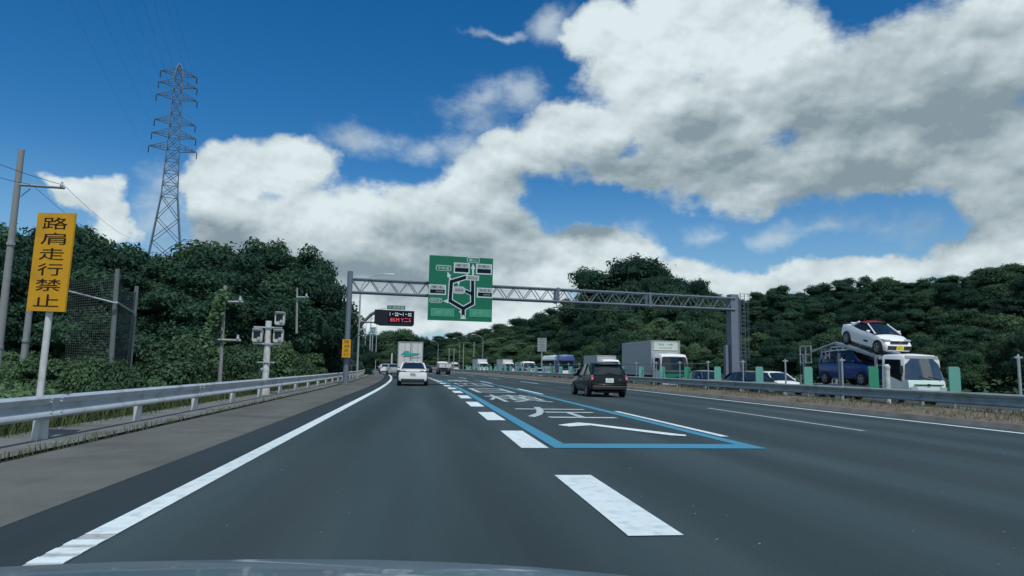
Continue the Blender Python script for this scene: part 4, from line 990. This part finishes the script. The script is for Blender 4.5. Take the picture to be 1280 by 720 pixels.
# --- jammed cars on the other side
def sd_front(t):
    piece(t, 'grille', plast, ((0, 2.33, .50), (.9, .08, .16))); piece(t, 'front_bumper', plast, ((0, 2.33, .27), (1.3, .1, .1)))
def put_sedan(name, label, p, rz, paint, txt): return build_car(name, label, p, rz, paint, lights=[('headlight', (.66, 2.18, .70), (.34, .16, .13), head_m), ('tail_light', (.64, -2.3, .86), (.36, .1, .12), tail_m)], plate=(2.385, .46, 1, plate_w), extras=sd_front, group='cars jammed on the opposite carriageway', wtext=txt, **sd_spec)
def at(px, d, dx=0, dy=2.3):
    p = dp(px, 470, d); return (p.x+dx, p.y+dy, OZ)
put_sedan('jammed_sedan', 'dark sedan in the jam just before the right gantry column', at(962, 38.5), pi+R(1.5), pdark, '61-08')
put_sedan('jammed_sedan', 'dark grey sedan in the jam between box truck and gantry', at(901, 44.5), pi+R(2), mat('paint_grey', (.06, .08, .085), .3, coat=.7), '72-15')
put_sedan('jammed_sedan', 'white car in the jam close behind the car carrier', at(990, 42.5), pi+R(2), pwhite, '20-39')
# coach, trucks further along
def coach(name, label, loc, rz):
    t = thing(name, label, 'coach', loc, rz); Lc, W_, Hh = 10.5, 2.45, 3.35
    def rg(y, k=1., zt=Hh):
        hs = [(W_/2*.97*k, .35), (W_/2*k, .5), (W_/2*k, 2.6), (W_/2*.96*k, zt-.2), (W_/2*.82*k, zt), (0, zt+.06)]
        return [V((x, y, z)) for x, z in hs]+[V((-x, y, z)) for x, z in reversed(hs[:-1])]
    m = MB(); m.loft([rg(-Lc/2, .98), rg(-Lc/2+.2), rg(Lc/2-1.9)]); b = m.build('body', pwhite, t, 40)
    m = MB(); m.loft([rg(Lc/2-1.9, 1.004), rg(Lc/2-.5, 1.004), rg(Lc/2-.12, .98, Hh-.12), rg(Lc/2, .93, Hh-.35)]); m.build('front_shell', mat('paint_navy', (.03, .06, .20), .3, coat=.6), t, 40)
    m = MB(); m.box((0, Lc/2+.01, 1.95), (2.1, .05, 1.25)); m.build('windscreen', glass, t)
    m = MB(); m.box((0, Lc/2+.01, .85), (2.15, .06, .7)); m.build('nose', pwhite, t)
    for s_ in (-1, 1):
        for k in range(6): m = MB(); m.box((s_*(W_/2+.0), -4.4+k*1.35, 2.2), (.04, 1.25, .8)); m.build('side_window', glass, t)
        m = MB(); m.box((s_*1.0, Lc/2+.045, .85), (.3, .05, .2)); m.build('headlight', head_m, t)
        m = MB(); m.box((s_*1.42, Lc/2+.1, 2.3), (.14, .1, .5)); m.bar((s_*1.1, Lc/2-.1, 2.9), (s_*1.42, Lc/2+.1, 2.5), .03); m.build('mirror', plast, t)
    add_wheels(t, (-2.9, 3.0), .48, .28, W_/2-.02, False); return t
p = dp(704, 462, 96); coach('coach_bus', 'white coach with dark blue front in the opposite jam', (p.x, p.y+4, OZ), face(p.y)-R(2))
def far_truck(px, d, label, Hh, L_=7.5, name='jammed_truck', boxm=truck_white, cabc=pwhite):
    p = dp(px, 462, d); return box_truck(name, label, (p.x, p.y+3, OZ), heading(p.y)+pi, L_, 2.3, Hh, None, boxm=boxm, cabc=cabc, cabh=2.55, wheels=(-2., 2.4), group='trucks jammed on the opposite carriageway')
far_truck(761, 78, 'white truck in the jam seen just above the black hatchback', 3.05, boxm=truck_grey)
far_truck(634, 150, 'white box truck in the far jam right of another truck', 3.3)
far_truck(602, 158, 'white box truck in the far jam below the pale slope', 3.4)
far_truck(568, 215, 'small pale truck at the far end of the opposite jam', 3.0, 6.5)
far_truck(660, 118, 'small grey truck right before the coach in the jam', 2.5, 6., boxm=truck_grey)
JC = [(663, 104), (650, 128), (624, 132), (617, 165), (642, 118), (590, 186), (582, 200), (712, 92), (575, 235), (556, 240)]
names_ = ['just left of the coach nose', 'left of the small grey truck', 'before the pair of white trucks', 'between the two white trucks', 'near the lattice sign back', 'before the pale slope', 'under the thin far poles', 'hidden beside the coach', 'near the end of the jam', 'at the vanishing end of jam']
for i, (px, d) in enumerate(JC):
    p = dp(px, 463, d); put_sedan('jammed_sedan', f'{["white", "silver", "dark"][i % 3]} car in the distant jam {names_[i]}', (p.x+1.4, p.y, OZ), heading(p.y)+pi, [pwhite, psilver, pdark][i % 3], '30-1%d' % i)
# traffic ahead on our side
def ahead(px, py, label, paint, name='distant_car'):
    p = gp(px, py); p.y = min(p.y, 240); return build_car(name, label, (p.x, p.y+2, 0), heading(p.y), paint, lights=[('tail_light', (.64, -2.31, .88), (.42, .08, .12), tail_m)], plate=(-2.35, .68, -1, plate_w), group='cars driving far ahead', extras=sd_extra if paint is pwhite else None, wtext='45-0%d' % (px % 10), **sd_spec)
ahead(481, 467.2, 'white car far ahead at the left edge of bend', pwhite)
ahead(491, 468.6, 'silver car half hidden left of the large truck', psilver)
ahead(533, 466., 'dark car far ahead just right of the white sedan', pblack)
ahead(478, 464.3, 'grey car far ahead furthest round the bend', psilver)
ahead(541, 463.5, 'silver car far ahead behind the small flatbed truck', psilver)
p = gp(554.5, 468.3)
t, bx = box_truck('flatbed_truck', 'small white flatbed truck far ahead in the right lanes', (p.x, p.y+2.5, 0), heading(p.y), 5.0, 1.9, 1.75, None, cabh=1.98, cabl=1.4, wheels=(-1.4, 1.6), r=.36)
# white marker post by the bend
p = gp(489, 466.5); t = thing('marker_post', 'slim white post at the bend left of large truck', 'post', (p.x, p.y, 0)); m = MB(); m.lathe((0, 0, 0), (0, 0, 1), [(0, .13), (3.2, .12)], 8); m.build('post', post_white, t); m = MB(); m.lathe((0, 0, 3.2), (0, 0, 1), [(0, .15), (.1, .1)], 8); m.build('cap', galv, t)

# ------------------------------------------------------------------ bonnet of the car that carries the camera
t = thing('own_car', 'blue grey glossy bonnet of the car carrying the camera', 'car', (-.30, .25, 0))
rows = []
for y, z in ((.12, .935), (.35, .945), (.6, .945), (.8, .922), (.95, .880), (1.05, .825), (1.10, .745)):
    rows.append([V((x*(1-.06*max(0, y-.5)), y-.16*abs(x)**2.2, z-.055*abs(x)**2.4-.0*x)) for x in np.linspace(-.84, .84, 15)])
m = MB(); m.sheet(rows); m.sheet([[p-V((0, 0, .03)) for p in r_] for r_ in rows]); m.build('bonnet', bonnet_m, t, 60)
m = MB(); m.loft([[V((x, y, z)) for x, z in ((-.86, .2), (-.87, .6), (-.80, .72), (.80, .72), (.87, .6), (.86, .2))] for y in (.0, .5, .82)]+[[V((x, 1.02, z)) for x, z in ((-.78, .25), (-.8, .5), (-.74, .62), (.74, .62), (.8, .5), (.78, .25))]]); m.build('front_body', bonnet_m, t, 40)
for s_ in (-1, 1): m = MB(); m.box((s_*.62, .98, .56), (.3, .14, .13)); m.build('headlight', head_m, t)
add_wheels(t, (.35,), .31, .2, .88, True)
for s_ in (-.35, .2): m = MB(); m.bar((s_-.25, -.02, .89), (s_+.3, .05, .895), .012); m.build('wiper', plast, t)

# ------------------------------------------------------------------ vegetation
def leaf_cloud(centers, normals, size, elong=1.5, jitter=.5):
    """four-cornered leaf clumps at the given points, facing roughly along normals"""
    n = len(centers)
    nv = normals + nrng.normal(0, jitter, (n, 3)); nv /= np.linalg.norm(nv, axis=1)[:, None]
    a = nrng.normal(0, 1, (n, 3)); u = np.cross(nv, a); u /= np.linalg.norm(u, axis=1)[:, None]; v = np.cross(nv, u)
    s_ = size*(.55+.9*nrng.random(n))[:, None]
    p0 = centers - u*s_*elong*.5; p2 = centers + u*s_*elong*.5 - nv*s_*.25; p1 = centers + v*s_*.42 + nv*s_*.06; p3 = centers - v*s_*.42 + nv*s_*.06
    co = np.stack([p0, p1, p2, p3], 1).reshape(-1, 3); return co
def quads_mesh(name, co, mats, extra=None):
    n = len(co)//4; me = bpy.data.meshes.new(name); vs = co
    faces_v = np.arange(n*4)
    ex_v, ex_f = (extra if extra else (np.zeros((0, 3)), []))
    nv = len(co)+len(ex_v); me.vertices.add(nv); me.vertices.foreach_set('co', np.concatenate([co, ex_v]).ravel())
    exl = [i+len(co) for f in ex_f for i in f]; tot = n*4+len(exl)
    me.loops.add(tot); me.loops.foreach_set('vertex_index', np.concatenate([faces_v, np.array(exl, dtype=int)]).astype(np.int32))
    me.polygons.add(n+len(ex_f)); st = list(range(0, n*4, 4)); cur = n*4
    for f in ex_f: st.append(cur); cur += len(f)
    me.polygons.foreach_set('loop_start', st)
    me.polygons.foreach_set('material_index', [0]*n+[1]*len(ex_f))
    for m_ in mats: me.materials.append(m_)
    me.update(calc_edges=True); me.validate(); return me
ICO = bmesh.new(); bmesh.ops.create_icosphere(ICO, subdivisions=2, radius=1.); ICOV = np.array([v.co[:] for v in ICO.verts]); ICOF = [tuple(v.index for v in f.verts) for f in ICO.faces]; ICO.free()
def make_tree(seed, H, W, nlobe, nleaf, leaf, lm, low=.18, core=.74, top_bias=.0, dome=1.):
    global nrng
    nrng = np.random.default_rng(seed); r_ = random.Random(seed)
    lobes = []
    for i in range(nlobe):
        a = r_.random()*2*pi; h = low+(.93-low)*(i+.5)/nlobe; k = (h-low)/(1-low)
        env = W/2*(max(.05, 1-(max(0, k-.25)/.8)**2.2))**.5*(.72+.28*min(1, k/.25))
        rr = env*(.25+.65*r_.random()); lr = W*(.14+.11*r_.random())*(1.15-.35*k)
        lobes.append((np.array([cos(a)*max(0, rr-lr*.4), sin(a)*max(0, rr-lr*.4), h*H]), np.array([lr*1.15, lr*1.15, lr*.85])))
    lobes.append((np.array([0, 0, H*(.5+low/2)]), np.array([W*.27, W*.27, H*(1-low)*.40])))
    wt = np.array([np.prod(l[1])**.66 for l in lobes]); wt /= wt.sum()
    cs, ns = [], []
    for (c, rad), q in zip(lobes, wt):
        n = int(nleaf*q); d = nrng.normal(0, 1, (n, 3)); d /= np.linalg.norm(d, axis=1)[:, None]
        d[:, 2] = np.where(d[:, 2] < -.35, -d[:, 2]*.8, d[:, 2])
        rr = 1.08-.35*nrng.random((n, 1))**1.6 + nrng.normal(0, .07, (n, 1))
        # knobbly: leaves gather in sprays
        f = 1+.14*np.sin(d[:, :1]*7+seed)*np.sin(d[:, 1:2]*6.1+c[0]*3)+.10*np.sin(d[:, 2:]*9+c[1]*2)
        cs.append(c+d*rad*rr*f); ns.append(d*np.array([1, 1, 1.])+np.array([0, 0, .35]))
    co = leaf_cloud(np.concatenate(cs), np.concatenate(ns), leaf)
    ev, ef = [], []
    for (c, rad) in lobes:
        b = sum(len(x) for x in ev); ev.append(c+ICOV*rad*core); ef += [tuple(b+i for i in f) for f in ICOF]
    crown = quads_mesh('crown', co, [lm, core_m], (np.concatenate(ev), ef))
    tm = MB(); tr = max(.12, H*.022); pts = [V((0, 0, -.6)), V((.06*H*.2, 0, H*.2)), V((-.02*H, .02*H, H*.42)), V((0, 0, H*.7))]; rs = [tr*1.25, tr, tr*.75, tr*.35]
    for i in range(3): tm.bar(pts[i], pts[i+1], rs[i], 8, rs[i+1])
    for (c, rad) in lobes[:7]:
        p = V((0, 0, H*(.22+.2*r_.random()))); tm.bar(p, V(c), tr*.4, 5, tr*.12)
    return crown, tm.mesh('trunk', bark)
PRO = {'round': [make_tree(11, 8, 8.0, 15, 16000, .195, LEAF[0]), make_tree(12, 8, 7.0, 14, 16000, .195, LEAF[1]), make_tree(13, 8, 8.6, 17, 16000, .195, LEAF[2])],
       'tall': [make_tree(21, 10, 6.0, 15, 16000, .195, LEAF[0]), make_tree(22, 10, 6.6, 16, 16000, .195, LEAF[1])],
       'airy': [make_tree(61, 9, 6.4, 13, 4200, .24, LEAF[1], low=.3, core=.35), make_tree(62, 9, 5.4, 11, 3400, .24, LEAF[2], low=.35, core=.3)],
       'light': [make_tree(31, 7, 7.0, 14, 15000, .19, LEAF[3]), make_tree(32, 6, 7.5, 13, 15000, .19, LEAF[2])],
       'bush': [make_tree(41, 2.6, 4.2, 11, 11000, .12, LEAF[3], low=.05), make_tree(42, 2.2, 4.4, 11, 11000, .11, LEAF[3], low=.05), make_tree(43, 2.4, 4.0, 10, 10000, .12, LEAF[2], low=.05)],
       'fine': [make_tree(51, 9, 8.5, 20, 20000, .19, LEAF[0], low=.08), make_tree(52, 9, 7.5, 20, 20000, .19, LEAF[1], low=.08)]}
PH = {'round': 8, 'tall': 10, 'light': 6.5, 'bush': 2.4, 'fine': 9, 'airy': 9}
def tree(kind, x, y, z, top, label, name='broadleaf_tree', cat='tree', group=None, wide=1.):
    cr, tk = rng.choice(PRO[kind]); h = max(.4, top-z)
    t = thing(name, label, cat, (x, y, z-.1), rng.random()*6.28, group)
    H0 = max(v for v in (cr['h'],)) if 'h' in cr else None
    s_ = h/PH[kind]; t.scale = (s_*wide, s_*wide, s_)
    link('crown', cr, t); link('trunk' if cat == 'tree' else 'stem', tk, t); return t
def hz(px): return 458+ROLL*(px-528)
def skyline(pts, px): return float(np.interp(px, [p[0] for p in pts], [p[1] for p in pts]))
def seg_label(px, segs):
    for a, s_ in segs:
        if px < a: return s_
    return segs[-1][1]
# left wood
LSK = [(-200, 285), (-40, 290), (20, 284), (60, 290), (95, 282), (125, 318), (155, 302), (185, 305), (225, 318), (262, 312), (300, 306), (340, 300), (375, 305), (395, 325), (408, 365), (420, 400), (428, 440)]
LSEG = [(30, 'beside the tall utility pole'), (110, 'behind the tall yellow sign'), (180, 'behind the hung netting'), (260, 'below the lattice pylon'), (320, 'behind the vine covered pole'), (390, 'behind the camera post'), (9999, 'at the wood edge left of gantry')]
KN = {'airy': 'thin leaved', 'fine': 'dense', 'tall': 'tall', 'round': 'rounded', 'light': 'pale green', 'bush': 'low'}
for row, (d0, n, kinds) in enumerate(((40, 13, ('fine', 'tall')), (48, 13, ('fine', 'tall', 'round')), (57, 15, ('airy', 'round', 'airy', 'tall', 'fine')), (40, 9, ('fine',)))):
    for i in range(n):
        px = (-170 + 590*(i+.5)/n) if row != 3 else (-160+400*(i+.5)/n)
        px += rng.uniform(-14, 14); d = d0*(1+rng.uniform(-.07, .07))*(1 + .35*max(0, (px-250)/170))
        if px > 392 and d < 60: d = rng.uniform(60, 66)
        if px > 405: px = 405
        sk = skyline(LSK, px) + (rng.uniform(-8, 34) if row == 2 else rng.uniform(2, 40) if row == 1 else rng.uniform(20, 70) if row == 0 else rng.uniform(70, 120))
        p = dp(px, sk, d); z = -.3
        k = kinds[i % len(kinds)]
        tree(k, p.x, p.y, z, p.z, f'{KN[k]} dark tree {["near", "middle", "rear", "front edge"][row]} row {seg_label(px, LSEG)}', group='trees of the left wood', wide=(rng.uniform(.95, 1.2) if k != 'tall' else 1.1)*(1 if px < 380 else .8))
for px, py, d, lb in ((14, 278, 52, 'thin leaved tree poking up beside the concrete utility pole'), (78, 276, 54, 'thin leaved tree poking up behind the top of the yellow sign'), (112, 281, 50, 'sparse tree top just right of the yellow sign'), (160, 297, 50, 'thin leaved tree standing up left of the pylon foot'), (252, 300, 58, 'sparse tree top just right of the pylon foot'), (272, 304, 60, 'thin leaved tree above the vine covered pole'), (318, 297, 62, 'sparse tree top above the wood left of the camera post'), (352, 296, 64, 'thin leaved tree above the camera post'), (383, 305, 66, 'sparse tree top near the outer edge of the left wood')):
    p = dp(px, py+3, d); tree('airy', p.x, p.y, p.z-9.5, p.z, lb, group='trees of the left wood', wide=.8)
# bushes and kudzu in front of the left wood
for i in range(26):
    px = -120+560*(i+.5)/26+rng.uniform(-8, 8); d = rng.uniform(17, 26)+max(0, px-150)*.085
    p = dp(px, 470, d); o_ = p.x
    if o_ > -7.6: p = V((-7.8-rng.random()*1.5, p.y, 0))
    top = dp(px, rng.uniform(455, 472) if px < 200 else rng.uniform(432, 455), d).z
    tree('bush', p.x, p.y, -.3, max(1.0, top), f'low leafy bush {seg_label(px, LSEG)}', 'leafy_bush', 'bush', 'bushes behind the left rail', wide=rng.uniform(.7, 1.1))
tree('bush', *dp(250, 470, 33).xy, -.3, dp(250, 438, 33).z, 'wide vine mound at the foot of the vine covered pole', 'leafy_bush', 'bush', 'bushes behind the left rail', wide=1.0)
# vines on the guy wire and pole
cs = []; nrng = np.random.default_rng(5)
a, b = dp(245, 455, 26.3), dp(280, 368, 26.8)
for i in range(900):
    q = a.lerp(b, nrng.random()**.8); cs.append(np.array(q)+nrng.normal(0, .09, 3))
a2, b2 = dp(277, 440, 26.9), dp(281, 365, 26.9)
for i in range(110): q = a2.lerp(b2, nrng.random()); cs.append(np.array(q)+nrng.normal(0, .10, 3)-np.array([.14, -.05, 0]))
cs = np.array(cs); vme = quads_mesh('hanging_vine', leaf_cloud(cs, np.tile([0, -1, .4], (len(cs), 1)), .12), [LEAF[3]])
tag(link('hanging_vine', vme), 'vine climbing the guy wire and pole in the left wood', 'vine')
m = MB(); m.bar(a, b, .02, 5); tag(m.build('guy_wire', wire_m), 'slanting guy wire covered by the climbing vine', 'wire')
# lone round tree beside the bend, far trees beyond
p = dp(466, 430, 88); tree('fine', p.x-1., p.y, -.2, p.z-.2, 'rounded dark tree beside the road under the message sign', wide=.95)
p = dp(440, 446, 80); tree('bush', p.x-1, p.y, -.2, p.z, 'dark bush behind the gantry column foot', 'leafy_bush', 'bush', wide=1.1)
for i, (px, py, d) in enumerate(((500, 414, 260), (482, 416, 270), (515, 420, 290), (463, 420, 255), (448, 425, 250), (530, 428, 330), (490, 436, 180), (478, 440, 170), (455, 432, 200), (500, 432, 210), (440, 428, 150), (425, 430, 130), (408, 425, 110), (390, 420, 100))):
    p = dp(px, py, d); tree('round', p.x, p.y, -.3, p.z, f'far dark tree {["above the white truck roof", "left of the white truck", "right behind the white truck", "under the message sign case", "behind the message sign arm", "at the closing of the bend", "low left of the white truck", "low by the white marker post", "behind the lone round tree", "behind the white truck side", "behind the gantry column", "left of the column sign", "beyond the wood edge", "deep beyond the wood edge"][i]}', group='far trees beyond the bend', wide=1.15)
# right wooded hill: skyline rows from ridge to road
RSK = [(520, 432), (535, 424), (560, 416), (600, 412), (640, 402), (660, 398), (690, 386), (715, 372), (733, 352), (745, 338), (775, 328), (800, 326), (825, 336), (848, 350), (870, 352), (895, 364), (915, 376), (935, 372), (960, 358), (985, 352), (1005, 364), (1030, 352), (1075, 340), (1105, 344), (1130, 352), (1165, 341), (1195, 339), (1225, 345), (1255, 352), (1290, 346), (1400, 340)]
RSEG = [(560, 'at the far end of the opposite jam'), (640, 'above the pale slope'), (735, 'behind the coach and lattice sign'), (800, 'above the box truck rear'), (860, 'above the box truck cab'), (930, 'behind the right gantry column'), (1000, 'behind the jammed sedans'), (1060, 'behind the carrier tail'), (1110, 'behind the roadster'), (1180, 'behind the carrier cab'), (1240, 'right of the car carrier'), (9999, 'behind the lone slim pole')]
def hillz(x, y):                                                   # land height under a point on the right
    best = min(((V((x, y, 0))-road(s_, 0)).length, s_) for s_ in np.arange(0, 420, 4)); return hill(best[0], best[1])
def right_offset_depth(px, off):                                   # camera depth at which a sight line crosses a road offset
    lo = None
    for d in np.arange(20, 420, 2.):
        p = dp(px, 460, d); q = min(((V((p.x, p.y, 0))-road(s_, 0)).length, s_) for s_ in np.arange(0, 420, 8))
        if q[0] > off and p.x > -60 and p.x > road(q[1], 0).x: return d
    return 330.
for row, (off, step, add) in enumerate(((62, 26, 0), (52, 26, 14), (43, 27, 40), (36, 28, 64), (32, 22, 86))):
    px = 530 + row*5
    while px < 1420:
        d = min(right_offset_depth(px, off), 330)*(1+rng.uniform(-.03, .03)); p = dp(px, 460, d); z = hillz(p.x, p.y)
        sk = skyline(RSK, px)
        hrow = hz(px)-sk; f = [1.0, .90, .70, .52, .32][row]
        py = hz(px)-hrow*f + (rng.uniform(0, 14) if row else rng.uniform(-2, 8))*min(1, 60/d)*1.2
        top = dp(px, py, d).z
        lightslope = 570 < px < 700 and row >= 2
        k = rng.choice(['light', 'light', 'round']) if lightslope else rng.choice(['round', 'round', 'tall', 'fine', 'airy'] if row < 3 else ['round', 'light', 'fine', 'round'])
        hgt = top-z
        if hgt < 2.5: top = z+2.5+rng.random()
        W0 = 7.6*(max(hgt, 2.5)/PH[k]); want = step*d/FPX*1.75
        tree(k, p.x, p.y, z, top, f'{KN[k]} tree {["on the crest", "below the crest", "mid slope", "on the lower slope", "at the foot"][row]} {seg_label(px, RSEG)}', group='trees of the right hillside', wide=max(.7, min(1.7, want/max(W0, .1))))
        px += step*rng.uniform(.8, 1.15)*(1. if px > 700 else .8)
for px, py, wpx, lb in ((788, 325, 128, 'great domed tree standing highest on the crest above the gantry'), (745, 340, 90, 'broad tree on the left shoulder of the great domed tree'), (838, 348, 84, 'broad tree on the right shoulder of the great domed tree'), (876, 353, 44, 'small round tree right of the great domed tree')):
    d = right_offset_depth(px, 56); p = dp(px, py, d); z = hillz(p.x, p.y); hgt = p.z-z
    tree('fine', p.x, p.y, z, p.z, lb, group='trees of the right hillside', wide=wpx*d/FPX/(8.0*hgt/PH['fine']))
# grass on the left bank and dry grass on the median
def blades(n, fn, h, wd, name, m_):
    g = np.random.default_rng(len(name)); co = np.empty((n, 4, 3))
    pts = np.array([fn(g) for _ in range(n)]); a = g.random(n)*6.28; hh = h*(.4+.9*g.random(n)); lean = g.normal(0, .35, (n, 2))*hh[:, None]
    dx = np.stack([np.cos(a), np.sin(a)], 1)*wd*.5
    co[:, 0, :2] = pts[:, :2]-dx; co[:, 1, :2] = pts[:, :2]+dx; co[:, 0, 2] = co[:, 1, 2] = pts[:, 2]-.02
    co[:, 2, :2] = pts[:, :2]+dx*.25+lean; co[:, 3, :2] = pts[:, :2]-dx*.25+lean; co[:, 2, 2] = co[:, 3, 2] = pts[:, 2]+hh
    o = link(name, quads_mesh(name, co.reshape(-1, 3), [m_])); o['kind'] = 'stuff'; return o
def lg(g):
    y = 3+70*g.random()**1.8; o = -6.15-7*g.random()**1.4; p = road(y, o); return (p.x, p.y, hill(o, y))
blades(26000, lg, .38, .035, 'grass', grass_m)
def mg(g):
    y = 8+90*g.random()**1.8; o = 13.6+2.2*g.random(); p = road(y, o); return (p.x, p.y, medz(o))
blades(12000, mg, .085, .02, 'dry_grass', dry_m)
def mg2(g):
    y = 8+90*g.random()**1.8; o = 13.9+1.9*g.random(); p = road(y, o); return (p.x, p.y, medz(o))
blades(2500, mg2, .12, .03, 'median_weeds', LEAF[3])
def vg(g):
    k = g.random(); y = 4+60*g.random()**1.6; clump = .5+.5*sin(y*1.7)*sin(y*.53+1)
    o = (-4.72+g.normal(0, .02)) if k < .35 else (-6.12+g.normal(0, .12)); y += g.normal(0, .05)*clump
    p = road(y, o); return (p.x, p.y, .045)
blades(3000, vg, .10, .018, 'verge_weeds', grass_m)
# pale grit lying on the road
g = np.random.default_rng(77); gv = []
for _ in range(200):
    y = 3.6+26*g.random()**1.5; o = -2.9+14*g.random(); r_ = .004+.006*g.random()**2; a = g.random()*6.28
    gv += [(o+r_*cos(a+k*pi/2)*(1 if k % 2 else 1.5), y+r_*sin(a+k*pi/2), .004+.004*(k == 0)) for k in range(4)]
o = link('road_grit', quads_mesh('road_grit', np.array(gv), [worn_paint])); o['kind'] = 'stuff'
# leafy ground cover on the slopes
def cover(n, fn, size, name, m_):
    global nrng
    nrng = np.random.default_rng(len(name)+3); pts = np.array([fn(nrng) for _ in range(n)])
    o = link(name, quads_mesh(name, leaf_cloud(pts, np.tile([0, -.4, 1.], (n, 1)), size), [m_])); o['kind'] = 'stuff'; return o
def lc(g):
    y = 6+70*g.random(); o = -8.2-14*g.random()**1.3; p = road(y, o); return (p.x, p.y, hill(o, y)+.25+.35*g.random()+.3*sin(y*.9)*sin(o*1.3))
cover(52000, lc, .115, 'undergrowth', LEAF[3])
def rc(g):
    y = 5+260*g.random()**1.2; o = 29.8+26*g.random(); p = road(y, o); return (p.x, p.y, hill(o, y)+.3+.5*g.random()+.4*sin(y*.5)*sin(o*.7))
cover(60000, rc, .26, 'hillside_undergrowth', LEAF[2])

# ------------------------------------------------------------------ labels of look-alikes: by their place along the row
def px_of(o):
    p = cam.matrix_world.inverted() @ o.location; return p.x/max(.1, -p.z)
same = {}
for o in list(S.objects):
    if o.parent is None and o.get('label'): same.setdefault(o['label'], []).append(o)
ORD = ['first', 'second', 'third', 'fourth', 'fifth', 'sixth', 'seventh', 'eighth', 'ninth', 'tenth']
for lb, os_ in same.items():
    if len(os_) > 1 and not lb.startswith('pale mint anti-glare board on median rail along') and 'among the distant' not in lb and 'along the distant' not in lb and 'power line' not in lb:
        os_.sort(key=px_of)
        for i, o in enumerate(os_): o['label'] = f'{lb}, {ORD[min(i, 9)]} from left'
